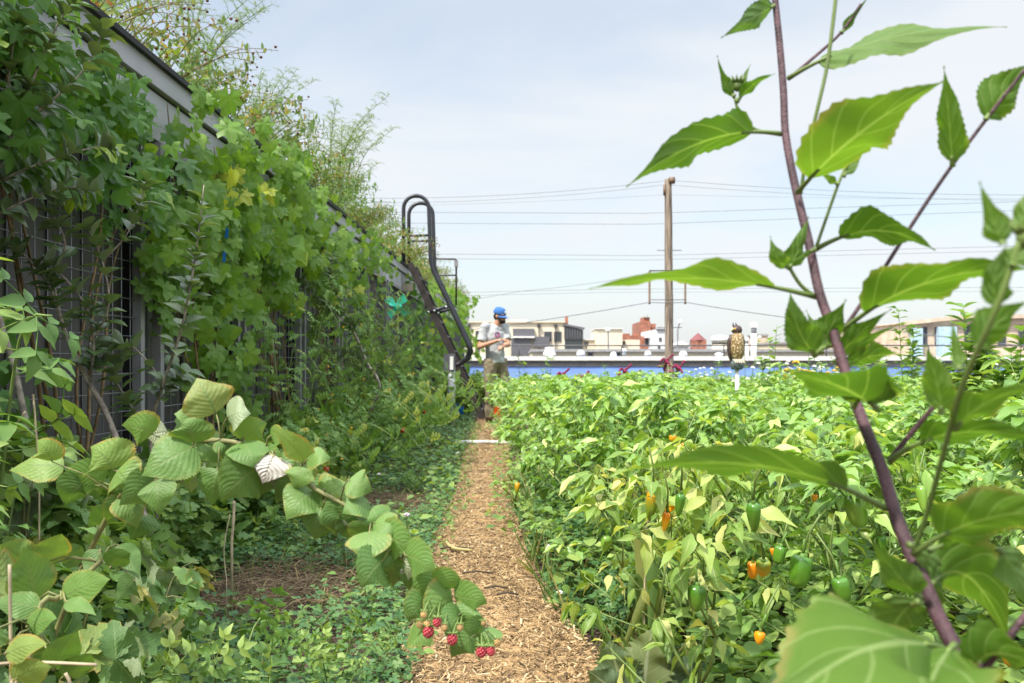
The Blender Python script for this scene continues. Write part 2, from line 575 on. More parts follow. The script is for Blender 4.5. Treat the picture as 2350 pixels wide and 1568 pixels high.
G_DILL = leaf_mat("dill_leaf", [(0, (.10, .19, .04)), (.6, (.15, .25, .06)), (1, (.22, .3, .08))], .35, rough=.6)
G_KALE = leaf_mat("kale_leaf", [(0, (.10, .17, .09)), (.7, (.14, .21, .11)), (1, (.3, .33, .12))], .25, rough=.5, vein=(.4, .46, .3), nvein=5, mid=.05)
M_BARK = solid("young_bark", (.36, .30, .25), .75, vary=.3, scale=30, bump=.3)
M_VINE = solid("vine_stem", (.2, .13, .06), .7, vary=.3, scale=20)
M_CANE = solid("raspberry_cane", (.22, .22, .085), .6, vary=.25, scale=20)
M_SUNSTEM = solid("sunflower_stem", (.085, .042, .05), .6, vary=.3, scale=40, bump=.35, bscale=300)
M_STRAW = leaf_mat("dry_straw", [(0, (.13, .085, .05)), (.5, (.22, .15, .085)), (1, (.4, .3, .17))], .1, rough=.8)
M_STALK = solid("dry_stalk", (.5, .41, .27), .8, vary=.2, scale=20)
M_WHITE = solid("white_petal", (.78, .77, .74), .7, vary=.05)
M_PINKW = solid("pale_pink_petal", (.6, .5, .58), .7, vary=.15, scale=60)
M_YELLOW = solid("yellow_petal", (.75, .45, .02), .6, vary=.15, scale=30)
M_ORANGE = solid("orange_petal", (.85, .22, .01), .6, vary=.1)
M_MAGENTA = solid("amaranth_flower", (.22, .018, .06), .8, vary=.3, scale=60)
M_GOLD = solid("goldenrod_flower", (.55, .36, .03), .8, vary=.3, scale=60)
M_SEED = solid("brown_seedhead", (.15, .055, .025), .9, vary=.3, scale=60)
M_PVC = solid("white_pvc", (.8, .8, .79), .35, vary=.03)
M_BLUETAPE = solid("blue_plastic", (.02, .2, .68), .4, vary=.1)
M_CALYX = solid("pepper_calyx", (.10, .2, .03), .5)


def pepper_mat(name, a, b):
    m, t, p = base_mat(name)
    uvn = N(t, "ShaderNodeUVMap", uv_map="UVMap")
    sx = N(t, "ShaderNodeSeparateXYZ")
    t.links.new(uvn.outputs[0], sx.inputs[0])
    nz = N(t, "ShaderNodeTexNoise")
    nz.inputs["Scale"].default_value = 25
    tcn = N(t, "ShaderNodeTexCoord")
    t.links.new(tcn.outputs["Object"], nz.inputs["Vector"])
    f = math_node(t, 'MULTIPLY_ADD', nz.outputs[0], .5, math_node(t, 'SUBTRACT', sx.outputs[1], .25))
    t.links.new(mix_node(t, smooth_node(t, f, .25, .75), a, b), p.inputs["Base Color"])
    p.inputs["Roughness"].default_value = .16
    p.inputs["Specular IOR Level"].default_value = .55
    p.inputs["Subsurface Weight"].default_value = .0
    return m


P_GREEN = pepper_mat("green_pepper_skin", (.06, .17, .015), (.10, .24, .02))
P_PALE = pepper_mat("pale_green_pepper_skin", (.15, .28, .035), (.20, .34, .05))
P_ORANGE = pepper_mat("orange_pepper_skin", (.75, .22, .005), (.82, .38, .01))
P_TURN = pepper_mat("turning_pepper_skin", (.2, .26, .02), (.8, .42, .015))
P_TURN2 = pepper_mat("half_ripe_pepper_skin", (.62, .28, .01), (.16, .24, .02))
M_BERRY = solid("raspberry_ripe", (.40, .05, .065), .35, vary=.2, scale=60)
M_BERRYU = solid("raspberry_unripe", (.5, .33, .13), .5, vary=.25, scale=60)
M_SOIL = solid("garden_soil", (.075, .05, .034), .95, vary=.35, scale=8, bump=.8, bscale=60)

# ------------------------------------------------------------------ setting: city ground, roof garden ground, mulch path
def sheet(name, x0, x1, y0, y1, z, m, n=1, bump=0.0):
    g = Geo()
    xs, ys = np.linspace(x0, x1, n + 1), np.linspace(y0, y1, n + 1)
    XX, YY = np.meshgrid(xs, ys)
    ZZ = np.full_like(XX, z) + (RNG.normal(0, bump, XX.shape) if bump else 0)
    i = np.arange(n)[:, None] * (n + 1)
    j = np.arange(n)[None]
    q = np.stack([i + j, i + j + 1, i + n + 2 + j, i + n + 1 + j], -1).reshape(-1, 4)
    g.add(np.stack([XX, YY, ZZ], -1).reshape(-1, 3), [q])
    return g.build(name, m)


M_CITY = solid("city_asphalt", (.12, .12, .12), .9, vary=.2, scale=.3)
tag(sheet("ground", -1500, 1500, -200, 2800, -9.0, M_CITY), kind='structure')
tag(sheet("garden_soil", -2.12, 21, -3.5, 25.2, 0.0, M_SOIL, 120, .006), kind='structure')

M_MULCH = solid("mulch", (.34, .215, .10), .95, vary=.35, scale=14, bump=1.0, bscale=90)
PATH = [(-1, -.25, .33), (.5, -.26, .33), (1.8, -.33, .30), (2.65, -.36, .25), (3.4, -.44, .10), (4.0, -.47, .03), (4.66, -.475, -.03), (6, -.47, -.09),
        (8, -.54, -.15), (11.5, -.68, -.2), (16, -.76, -.26), (25, -.85, -.3)]


def path_x(y):
    a = [p[0] for p in PATH]
    return np.interp(y, a, [p[1] for p in PATH]), np.interp(y, a, [p[2] for p in PATH])


g = Geo()
ys = np.linspace(-1, 25, 400)
xl, xr = path_x(ys)
xl = xl + RNG.normal(0, .012, 400) - .02
xr = xr + RNG.normal(0, .012, 400) + .02
K = 7
V = np.stack([xl[:, None] + (xr - xl)[:, None] * np.linspace(0, 1, K)[None], np.repeat(ys[:, None], K, 1),
              .022 + .012 * np.sin(np.linspace(0, PI, K))[None] + RNG.normal(0, .004, (400, K))], -1).reshape(-1, 3)
i = np.arange(399)[:, None] * K
j = np.arange(K - 1)[None]
g.add(V, [np.stack([i + j, i + j + 1, i + K + j + 1, i + K + j], -1).reshape(-1, 4)])
tag(g.build("path", M_MULCH), kind='structure')

# loose slivers of wood on the path
m, t, p = base_mat("wood_chip")
at = N(t, "ShaderNodeAttribute", attribute_name="rnd")
cr = N(t, "ShaderNodeValToRGB")
while len(cr.color_ramp.elements) < 5:
    cr.color_ramp.elements.new(.5)
for e, (ps, c) in zip(cr.color_ramp.elements, [(0, (.06, .038, .02)), (.25, (.21, .125, .058)), (.58, (.36, .235, .108)), (.88, (.47, .335, .17)), (1, (.60, .48, .30))]):
    e.position = ps
    e.color = (*c, 1)
t.links.new(at.outputs["Fac"], cr.inputs[0])
t.links.new(cr.outputs[0], p.inputs["Base Color"])
p.inputs["Roughness"].default_value = .85
M_CHIP = m


def chips(k, y0, y1, smin, smax, pw=1.0, spread=0.025):
    y = y0 + (y1 - y0) * RNG.random(k) ** pw
    a, b = path_x(y)
    x = a - spread + (b - a + 2 * spread) * RNG.random(k)
    c = np.array([[-1, -1, 0], [1, -1, 0], [1, 1, 0], [-1, 1, 0], [-.7, -.9, 1], [.7, -.9, 1], [.7, .9, 1], [-.7, .9, 1]]) * .5
    tpl = (c, [np.array([[4, 5, 6, 7], [0, 1, 5, 4], [1, 2, 6, 5], [2, 3, 7, 6], [3, 0, 4, 7]])], np.zeros((8, 2)))
    th = RNG.normal(PI / 2, .9, k)
    pit = RNG.normal(0, .22, k)
    ax = np.stack([np.cos(th) * np.cos(pit), np.sin(th) * np.cos(pit), np.sin(pit)], -1)
    up = np.stack([RNG.normal(0, .25, k), RNG.normal(0, .25, k), np.ones(k)], -1)
    L = smin + (smax - smin) * RNG.random(k) ** 2
    M = frames(ax, up, L)
    M[:, :, 0] *= (RNG.uniform(.08, .2, k))[:, None]
    M[:, :, 2] *= (RNG.uniform(.03, .09, k))[:, None]
    return tpl, M, np.stack([x, y, RNG.uniform(.028, .048, k)], -1)


g = Geo()
for args in ((22000, 1.9, 4.6, .008, .042, 1.2), (15000, 4.2, 9, .012, .042, 1.2), (4000, 8, 16, .03, .07)):
    tpl, M, T = chips(*args)
    g.inst(tpl, M, T)
tag(g.build("wood_chips", M_CHIP, smooth=False), kind='stuff')

# ------------------------------------------------------------------ shed with the green roof along the left side
WX = -2.0
SY0, SY1, RZ = -1.0, 31.0, 2.62
M_SIDING = solid("shed_siding", (.085, .08, .075), .7, vary=.15, scale=3, stretch=(1, 1, .1))
M_FASCIA = solid("shed_fascia_metal", (.37, .37, .395), .45, metal=.0, vary=.08, scale=2, bump=.05, bscale=4)
M_DARK = solid("dark_gap", (.03, .03, .032), .8)
M_FRAME = solid("grey_painted_steel", (.22, .215, .22), .5, vary=.1)
M_WIRE = solid("galvanised_wire", (.25, .25, .27), .45, metal=.3, vary=.1)
M_LITTER = solid("roof_substrate", (.09, .07, .045), .95, vary=.3)
shed = empty("garden_shed", (-5, 12, 0), "long grey metal clad shed with planted roof along the path", "shed")


def rel(o, par):
    """keep o where it stands while it becomes a part of par"""
    o.parent = par
    par_w = Matrix.Translation(par.location) @ par.rotation_euler.to_matrix().to_4x4()
    o.matrix_parent_inverse = par_w.inverted()
    return o


g = Geo()
g.box((-5.56, (SY0 + SY1) / 2, 1.23), (6.88, SY1 - SY0, 2.46))
y = SY0 + .3
while y < SY1:                                              # standing seams of the siding
    g.box((-2.115, y, 1.2), (.012, .03, 2.36))
    y += .3
rel(g.build("wall", M_SIDING, smooth=False), shed)
g = Geo()
L = SY1 - SY0 + .1
cy = (SY0 + SY1) / 2
g.box((-2.06, cy, 2.335), (.12, L, .25))
g.box((-2.045, cy, 2.535), (.15, L + .02, .11))
y = SY0 + .35
while y < SY1:
    g.box((-1.999, y, 2.335), (.006, .05, .246))
    y += 2.45
rel(g.build("fascia", M_FASCIA, smooth=False), shed)
g = Geo()
g.box((-2.06, cy, 2.47), (.1, L - .02, .02))
g.box((-2.04, cy, 2.605), (.20, L + .04, .03))
y = SY0 + .38
while y < SY1:
    g.box((-1.994, y, 2.335), (.006, .012, .246))
    y += 2.45
rel(g.build("coping", M_DARK, smooth=False), shed)
g = Geo()
g.box((-5.5, cy, 2.53), (6.7, L - .2, .14))
rel(g.build("roof", M_LITTER, smooth=False), shed)
for y in (4.56, 6.02, 7.68, 9.28, 10.88, 12.48, 14.4, 17.2, 20.0):
    g = Geo()
    g.box((-2.07, y, 1.12), (.09, .09, 2.2))
    rel(g.build("post", M_DARK, smooth=False), shed)

spans = [(2.75, 4.44), (4.68, 5.95), (6.09, 7.6), (7.76, 9.2), (9.36, 10.8), (10.96, 12.4), (12.56, 14.3), (14.5, 17.1), (17.3, 19.9)]
ordn = ["nearest the camera, half hidden by apple branches", "second along the shed, under the hanging grape vine", "third along the shed beside a grape curtain",
        "behind the first tall tomato plants", "behind the tangled tomato vines", "with yellowed tomato leaves before it", "behind the turquoise pinwheel",
        "just behind the ladder", "farthest along the shed"]
for (a, b), wd in zip(spans, ordn):
    e = empty("trellis_panel", (WX, (a + b) / 2, 0), "grey wire grid trellis panel " + wd, "trellis", "wire trellis panels on the shed wall")
    h = (b - a) / 2
    g = Geo()
    for s in (-h, h):
        g.box((0, s, 1.13), (.045, .045, 2.14))
    for z in (.08, 2.18):
        g.box((.001, 0, z), (.043, 2 * h - .045, .04))
    g.build("frame", M_FRAME, e, smooth=False)
    g = Geo()
    y = -h + .1
    while y < h - .02:
        g.tube([(-.012, y, .09), (-.012, y, 2.17)], .0024, 4)
        y += .095
    z = .18
    while z < 2.15:
        g.tube([(-.006, -h, z), (-.006, h, z)], .0024, 4)
        z += .095
    g.build("wire_mesh", M_WIRE, e)

# low edge of this roof, hidden mostly by plants
g = Geo()
M_TAN = solid("tan_coping", (.42, .36, .27), .8, vary=.1)
g.box((9, 25.35, -3.95), (24, .3, 8.9))
tag(g.build("parapet_wall", M_TAN, smooth=False), "low tan parapet at the far end of the roof garden", "parapet")

# ------------------------------------------------------------------ buildings beyond the roof
M_BLUEW = solid("blue_painted_wall", (.23, .38, .80), .75, vary=.10, scale=.8)
M_WHITEC = solid("white_coping", (.72, .71, .68), .6, vary=.06)
M_GREYC = solid("grey_gutter", (.19, .18, .175), .6, vary=.1)
M_CREAM = solid("cream_stucco", (.74, .66, .51), .85, vary=.06, scale=.5)
M_CREAM2 = solid("pale_buff_wall", (.73, .62, .42), .85, vary=.06, scale=.5)
M_BRICK = solid("red_brick", (.36, .15, .10), .85, vary=.2, scale=1.2)
M_BRICKT = solid("tan_brick", (.66, .52, .39), .85, vary=.12, scale=1.2)
M_WIN = solid("dark_window_glass", (.05, .06, .065), .45, vary=.1)
M_SLATE = solid("dark_grey_panel", (.12, .12, .135), .7, vary=.1)
M_WPAINT = solid("white_painted_wall", (.66, .67, .68), .8, vary=.06)
M_VENT = solid("white_vent_metal", (.72, .74, .76), .45, vary=.06)
M_ROOFG = solid("flat_roof_grey", (.33, .32, .31), .9, vary=.12)
M_STEEL = solid("dark_rail_steel", (.075, .07, .07), .5, metal=.3)
M_WOODP = solid("weathered_pole_wood", (.24, .19, .145), .9, vary=.4, scale=3, stretch=(6, 6, .4), bump=.6, bscale=20)
M_INSUL = solid("insulator_brown", (.16, .1, .06), .5)
M_CABLE = solid("power_cable", (.16, .17, .185), .6)

bld = empty("blue_building", (8, 34, 0), "long low building with blue painted wall and pale coping", "building")
g = Geo(); g.box((0, 6, -4.1), (44, 12, 9.76)); g.build("wall", M_BLUEW, bld, False)
g = Geo(); g.box((0, .11, .90), (44.2, .3, .18)); g.box((0, .09, 1.01), (44.3, .34, .06)); g.build("gutter", M_GREYC, bld, False)
g = Geo(); g.box((0, .1, 1.13), (44.3, .5, .16)); g.box((0, 6.4, 1.0), (44, 11.2, .06)); g.build("coping", M_WHITEC, bld, False)

fr = empty("roof_railing", (8, 34.6, 1.15), "thin dark pipe railing along the edge of the blue building", "railing")
g = Geo(); g.tube([(-21, 0, .5), (21, 0, .5)], .028, 8); g.build("rail", M_STEEL, fr)
for k in range(10):
    g = Geo(); x = -20.6 + k * 4.15
    g.tube([(x, 0, 0), (x, 0, .5)], .028, 8); g.box((x, 0, .02), (.14, .14, .03)); g.build("post", M_STEEL, fr)


def rect(x0, x1, y0, y1, d):
    a, b = px(x0, y1, d), px(x1, y0, d)
    return a.x, b.x, a.z, b.z


def block(g, x0, x1, y0, y1, d, deep, base=None, mi=0):
    """a block whose front face stands at depth d"""
    a, b, z0, z1 = rect(x0, x1, y0, y1, d)
    if base is not None:
        z0 = base
    g.box(((a + b) / 2, d + deep / 2, (z0 + z1) / 2), (b - a, deep, z1 - z0), mi=mi)


def windows(par, rects, d, name="window"):
    for (x0, x1, y0, y1) in rects:
        a, b, z0, z1 = rect(x0, x1, y0, y1, d)
        g = Geo()
        g.box(((a + b) / 2, d - .02, (z0 + z1) / 2), (b - a, .1, z1 - z0))
        w = rel(g.build(name, M_WIN, None, False), par)
        g = Geo()
        fw = .09
        for s in (a, b):
            g.box((s, d - .05, (z0 + z1) / 2), (fw, .1, z1 - z0 + fw))
        for s in (z0, z1):
            g.box(((a + b) / 2, d - .052, s), (b - a - fw, .1, fw))
        g.box(((a + b) / 2, d - .051, (z0 + z1) / 2), (.05, .098, z1 - z0 - fw))
        f = rel(g.build("frame", M_SLATE, None, False), par)
        f.parent = w
        f.matrix_parent_inverse = Matrix.Identity(4)


def zb(z5x, z5y):
    """zoomed picture coordinates to the 2350-wide picture"""
    return .94 * (1100 + z5x / 3.357), .94 * (700 + z5y / 3.357)


def zr(x0, x1, y0, y1):
    a, c = zb(x0, y0)
    b, d = zb(x1, y1)
    return a, b, c, d


D1 = 95.0
cb = empty("stucco_building", (px(1180, 0, D1).x, D1 + 4, -9), "cream flat roofed building with dark shutters and a brick chimney", "building")
g = Geo(); block(g, *zr(120, 935, 290, 600), D1, 14, -9); block(g, *zr(490, 625, 274, 300), D1 + 6, 3); rel(g.build("wall", M_CREAM, None, False), cb)
g = Geo(); block(g, *zr(112, 942, 286, 294), D1 - .25, 14.4); rel(g.build("coping", M_CREAM2, None, False), cb)
g = Geo(); block(g, *zr(940, 963, 245, 322), D1 + 1, 1.1, -2); rel(g.build("chimney", M_BRICK, None, False), cb)
g = Geo(); block(g, *zr(512, 686, 345, 408), D1 - .3, .28); block(g, *zr(497, 663, 425, 566), D1 - .4, .38); block(g, *zr(684, 812, 410, 500), D1 - .5, .48)
rel(g.build("shutter", M_SLATE, None, False), cb)
g = Geo(); block(g, *zr(508, 690, 407, 420), D1 - .7, .7); rel(g.build("awning", M_WHITEC, None, False), cb)
windows(cb, [zr(208, 236, 365, 445), zr(770, 826, 372, 446), zr(850, 906, 372, 450), zr(205, 236, 478, 530)], D1)
g = Geo()
for xx in (152, 725, 862):
    a, c = zb(xx, 320)
    P = px(a, c, D1 - .2)
    g.box(P, (.35, .4, .3)); g.box((P.x, P.y, P.z - 2), (.1, .1, 4))
rel(g.build("drainpipe", M_STEEL, None, False), cb)

gh = empty("sunroom", (px(1380, 0, D1).x, D1, -4), "dark framed glass sunroom with sloping roof beside the chimney", "sunroom")
P0, P1, P2, P3 = [px(*zb(*q), D1) for q in ((935, 318), (1083, 352), (1083, 435), (935, 435))]
g = Geo()
V = [(P0.x, D1, P0.z), (P1.x, D1, P1.z), (P2.x, D1, P2.z - 4), (P3.x, D1, P3.z - 4)]
V += [(x, D1 + 5, z) for x, _, z in V]
g.add(V, [[[0, 3, 2, 1], [4, 5, 6, 7], [0, 1, 5, 4], [1, 2, 6, 5], [3, 0, 4, 7]]])
rel(g.build("glazing", M_WIN, None, False), gh)
g = Geo()
for k in range(8):
    f = k / 7
    x = P0.x + (P1.x - P0.x) * f
    z = P0.z + (P1.z - P0.z) * f
    g.box((x, D1 - .06, (z + P2.z) / 2), (.12, .1, z - P2.z))
g.beam((P0.x - .2, D1 - .1, P0.z + .1), (P1.x + .2, D1 - .1, P1.z + .1), .2, .22)
g.box(((P0.x + P1.x) / 2, D1 - .065, (P0.z + P2.z) / 2 - .6), (P1.x - P0.x, .09, .12))
rel(g.build("frame", M_SLATE, None, False), gh)

D2 = 88.0
lw = empty("stucco_annex", (px(1400, 0, D2).x, D2 + 4, -9), "low cream annex with a taller block on its roof", "building")
g = Geo(); block(g, *zr(935, 1550, 436, 520), D2 + 7.4, 8, -9); block(g, *zr(1195, 1408, 345, 520), D2 + 5, 7, -9); rel(g.build("wall", M_CREAM, None, False), lw)
g = Geo(); block(g, *zr(1190, 1412, 341, 348), D2 + 4.8, 7.4); block(g, *zr(933, 1188, 432, 438), D2 + 7.2, 8); rel(g.build("coping", M_WHITEC, None, False), lw)
g = Geo()
for xx in (1112, 1412):
    P = px(*zb(xx, 462), D2 + 6.7); g.box(P, (.5, .4, .4)); g.box((P.x, P.y, P.z - 1), (.12, .12, 2))
rel(g.build("drainpipe", M_STEEL, None, False), lw)

D3 = 62.0
lb = empty("flat_roof_building", (px(1500, 0, D3).x, D3 + 8, -9), "long buff building with a flat grey roof and small windows", "building")
g = Geo(); block(g, *zr(664, 3400, 534, 600), D3, 20, -9); rel(g.build("wall", M_CREAM2, None, False), lb)
g = Geo(); block(g, *zr(655, 3405, 512, 534), D3 - .3, 20.6); rel(g.build("roof", M_ROOFG, None, False), lb)
windows(lb, [zr(1128, 1162, 546, 574), zr(1350, 1386, 546, 576)], D3)

D4 = 210.0
tw = empty("brick_tower", (px(1510, 0, D4).x, D4 + 6, -9), "tall stepped red brick tower block on the skyline", "building")
g = Geo(); block(g, *zr(1548, 1640, 288, 560), D4, 14, -9); block(g, *zr(1636, 1682, 304, 560), D4 + 2, 10, -9); block(g, *zr(1580, 1632, 252, 300), D4 + 3, 6)
rel(g.build("wall", M_BRICK, None, False), tw)
g = Geo(); block(g, *zr(1584, 1628, 246, 254), D4 + 2.6, 6.6); block(g, *zr(1610, 1616, 232, 250), D4 + 4, .5); rel(g.build("roof", M_ROOFG, None, False), tw)
D5 = 150.0
rb = empty("brick_building", (px(1480, 0, D5).x, D5 + 5, -9), "low red brick building with uneven roofline beside the white block", "building")
g = Geo(); block(g, *zr(1408, 1548, 402, 560), D5, 8, -9); block(g, *zr(1418, 1470, 385, 410), D5 + 2, 4); block(g, *zr(1500, 1540, 390, 410), D5 + 3, 3); block(g, *zr(1550, 1672, 408, 560), D5 - 3, 8, -9)
rel(g.build("wall", M_BRICK, None, False), rb)
windows(rb, [zr(1594, 1642, 440, 478)], D5 - 3)
D6 = 140.0
wb = empty("white_building", (px(1560, 0, D6).x, D6, -9), "white block with small dark windows right of the brick tower", "building")
g = Geo(); block(g, *zr(1672, 1790, 352, 560), D6, 8, -9); block(g, *zr(1600, 1680, 366, 420), D6 + 5, 6); rel(g.build("wall", M_WPAINT, None, False), wb)
g = Geo(); block(g, *zr(1690, 1792, 346, 356), D6 - .3, 8.5); rel(g.build("roof", M_SLATE, None, False), wb)
windows(wb, [zr(1710, 1727, 420, 446), zr(1700, 1716, 488, 512)], D6)

D7 = 260.0
ch = empty("church_spire", (px(1606, 0, D7).x, D7, -9), "distant dark red pointed church spire", "spire")
a, c = zb(2028, 380); b2, d2 = zb(2028, 440); T0, T1 = px(a, c, D7), px(b2, d2, D7)
g = Geo(); g.lathe([(2.6, T1.z), (.1, T0.z)], (T1.x, D7, 0), 8); rel(g.build("spire", solid("red_slate", (.2, .07, .07), .8), None, False), ch)
g = Geo(); g.box((T1.x, D7, (T1.z - 9) / 2), (4.2, 4.2, T1.z + 9)); rel(g.build("tower", M_BRICK, None, False), ch)
hs = empty("white_house", (px(1580, 0, 170).x, 170, -9), "small white gabled house between the pole and the spire", "house")
A, B, Cc = px(*zb(1860, 490), 170), px(*zb(1950, 490), 170), px(*zb(1905, 448), 170)
g = Geo(); g.box(((A.x + B.x) / 2, 174, (A.z - 9) / 2), (B.x - A.x, 8, A.z + 9)); rel(g.build("wall", M_WPAINT, None, False), hs)
g = Geo(); V = [(A.x - .5, 169.6, A.z), (B.x + .5, 169.6, A.z), (Cc.x, 169.6, Cc.z)]; V += [(x, 178, z) for x, _, z in V]
g.add(V, [[[0, 1, 2], [5, 4, 3]], [[0, 2, 5, 3], [2, 1, 4, 5], [1, 0, 3, 4]]]); rel(g.build("roof", M_WHITEC, None, False), hs)

D8 = 130.0
rr = empty("round_roof_pavilion", (px(1655, 0, D8).x, D8, -9), "round white topped drum on the skyline behind the falcon decoy", "pavilion")
a, c = zb(2207, 400); P = px(a, c, D8)
g = Geo(); g.lathe([(1.3, P.z - .9), (1.42, P.z - .8), (1.4, P.z - .45), (1.1, P.z - .12), (.5, P.z), (.05, P.z + .02)], (P.x, D8, 0), 28); rel(g.build("roof", M_VENT), rr)
g = Geo(); g.lathe([(1.15, P.z - 8), (1.15, P.z - .9)], (P.x, D8, 0), 28); rel(g.build("wall", M_CREAM), rr)
g = Geo(); g.lathe([(1.18, P.z - 1.35), (1.18, P.z - 1.1)], (P.x, D8, 0), 28); rel(g.build("window", M_WIN), rr)
cn_ = empty("brick_annex", (px(1745, 0, 150).x, 152, -9), "small brick block behind the tall white flue", "building")
g = Geo(); block(g, 1738, 1762, 770, 830, 150, 6, -9); rel(g.build("wall", M_BRICKT, None, False), cn_)
g = Geo(); block(g, 1736, 1764, 767, 771, 149.8, 6.4); rel(g.build("roof", M_ROOFG, None, False), cn_)
tb2 = empty("tan_annex", (px(1860, 0, 120).x, 124, -9), "low tan flat block between falcon decoy and sunflower stem", "building")
g = Geo(); block(g, 1780, 2060, 788, 840, 120, 10, -9); rel(g.build("wall", M_CREAM2, None, False), tb2)
g = Geo(); block(g, 1778, 2062, 785, 789, 119.7, 10.6); rel(g.build("roof", M_ROOFG, None, False), tb2)
windows(tb2, [(1815, 1835, 800, 815), (1880, 1900, 800, 815)], 120)

D9 = 70.0
br = empty("tan_brick_building", (px(2250, 0, D9).x, D9 + 5, -9), "large tan brick building with tall narrow windows on the right", "building")
g = Geo(); block(g, 2080, 2700, 740, 860, D9, 15, -9)
rel(g.build("wall", M_BRICKT, None, False), br)
g = Geo(); A, B = px(2078, 742, D9 - .3), px(2210, 728, D9 - .3)
g.beam(A, B, .5, .3); g.beam(B, px(2700, 722, D9 - .3), .5, .3)
V = [A, B, px(2700, 722, D9 - .3), px(2700, 745, D9 - .3), px(2078, 745, D9 - .3)]
g.add([(v.x, D9 - .05, v.z) for v in V] + [(v.x, D9 + 14, v.z) for v in V], [[[4, 3, 2, 1, 0]], [[0, 1, 6, 5], [1, 2, 7, 6]]])
rel(g.build("roof_edge", M_BRICKT, None, False), br)
windows(br, [(2119, 2126, 752, 790), (2146, 2152, 752, 790), (2214, 2232, 748, 792), (2290, 2306, 748, 792), (2338, 2350, 748, 792)], D9)
g = Geo(); block(g, 2094, 2118, 753, 830, D9 - .5, .48); block(g, 2155, 2196, 750, 840, D9 - .6, .58); rel(g.build("door", solid("pale_blue_door", (.45, .62, .72), .6), None, False), br)

# vents and flues on the neighbouring roofs
vents = [("mushroom", 1327 - 10, 842 - 30, 34, 26, 45, "squat white mushroom roof vent left of the railing post"),
         ("dome", 1330 + 20, 826, 20, 10, 60.5, "small white dome vent beside the mushroom vent"), ("dome", 1408, 808, 16, 10, 60.5, "white dome vent on the flat grey roof"),
         ("mushroom", 1432, 800, 14, 12, 60.8, "small grey capped vent beneath the drainpipe"), ("dome", 1487, 806, 16, 8, 60.5, "low white dome vent left of the utility pole"),
         ("dome", 1568, 806, 20, 10, 60.5, "pale dome vent just right of the utility pole"), ("cone", 1650, 815, 28, 40, 42, "white conical vent left of the falcon decoy"),
         ("flue", 1730, 740, 13, 86, 40, "tall white flue with a dark collar behind the falcon decoy"), ("flue", 1714, 775, 8, 50, 41, "short pale flue beside the tall white one")]
vents[0] = ("mushroom", 1261, 797, 28, 30, 45, "squat white mushroom roof vent left of the railing post")
vents[1] = ("dome", 1333, 804, 20, 10, 60.5, "small white dome vent right of the mushroom vent")
for kind, x, y, w, h, d, lb_ in vents:
    P = px(x, y, d)
    s = d / FOC
    e = empty("roof_vent", (P.x, P.y, P.z - h * s), lb_, "vent", "white vents and flues on the far roofs")
    r, H = w * s / 2, h * s
    base_drop = {45: .25, 42: .6, 40: .8, 41: .8}.get(d, .12)
    g = Geo()
    if kind == "mushroom":
        g.lathe([(r * .62, -base_drop), (r * .62, H * .45)], seg=16); g.build("body", M_VENT, e)
        g = Geo(); g.lathe([(r, H * .4), (r * 1.02, H * .55), (r * .75, H * .72), (r * .7, H * .95), (r * .3, H), (.01, H)], seg=18); g.build("cap", M_VENT, e)
    elif kind == "dome":
        g.lathe([(r, -base_drop), (r, H * .2), (r * .8, H * .7), (r * .4, H), (.01, H)], seg=16); g.build("cap", M_VENT, e)
    elif kind == "cone":
        g.lathe([(r, -base_drop), (r, 0), (r * .55, H), (.01, H)], seg=16); g.build("body", M_VENT, e)
        g = Geo(); g.lathe([(r * .7, H), (r * .7, H * 1.08), (.01, H * 1.15)], seg=16); g.build("cap", M_VENT, e)
    else:
        g.lathe([(r, -base_drop), (r, H * .7)], seg=14); g.build("body", M_VENT, e)
        g = Geo(); g.lathe([(r * .95, H * .7), (r * .95, H * .86)], seg=14); g.build("collar", M_SLATE, e)
        g = Geo(); g.lathe([(r * 1.15, H * .86), (r * 1.25, H * .98), (.01, H)], seg=14); g.build("cap", M_WHITEC, e)

# street lamps seen above the roofs
for (x, y, xb, lbl) in ((1395, 758, 1396, "round headed street lamp above the cream annex"), (1561, 740, 1555, "tall lamp on a curved arm right of the utility pole")):
    d = 75.0
    P = px(x, y, d)
    e = empty("street_lamp", (px(xb, 0, d).x, d, -9), lbl, "street lamp", "street lamps over the far roofs")
    dx = P.x - e.location.x
    g = Geo(); g.tube([(0, 0, 0), (0, 0, P.z + 8.2), (dx * .5, 0, P.z + 8.8), (dx, 0, P.z + 9)], .08, 8); g.build("pole", M_FRAME, e)
    g = Geo(); g.ellipsoid((dx, 0, P.z + 9.05), (.24, .24, .17)); g.build("lamp_head", M_VENT, e)

# ------------------------------------------------------------------ utility pole and wires
PD = 29.0
pole = empty("utility_pole", (px(1536, 0, PD).x, PD, -9), "weathered wooden utility pole standing behind the pepper bed", "utility pole")
top = px(1534, 412, PD).z + 9
g = Geo()
zs = np.linspace(0, top, 40)
rad = np.interp(zs, [0, top], [.19, .125]) * (1 + RNG.normal(0, .012, 40))
pxs = RNG.normal(0, .004, 40) + np.interp(zs, [0, top], [.05, -.04])
g.tube([(a, 0, z) for a, z in zip(pxs, zs)], rad, 14)
g.build("pole", M_WOODP, pole)
g = Geo(); g.box((.07, -.1, top - .06), (.2, .16, .2)); g.tube([(-.17, -.05, top - .55), (-.17, -.05, top - .2)], .05, 8); g.build("bracket", M_INSUL, pole)
zc = px(0, 623, PD).z + 9
for xx in (1490, 1572):
    X = px(xx, 0, PD).x - pole.location.x
    g = Geo()
    prof = []
    z = 0
    while z > -1.05:
        prof += [(.028, z), (.045, z - .04), (.028, z - .08)]
        z -= .08
    g.lathe(prof[::-1], (X, -.05, zc), 10)
    g.build("insulator", M_INSUL, pole)
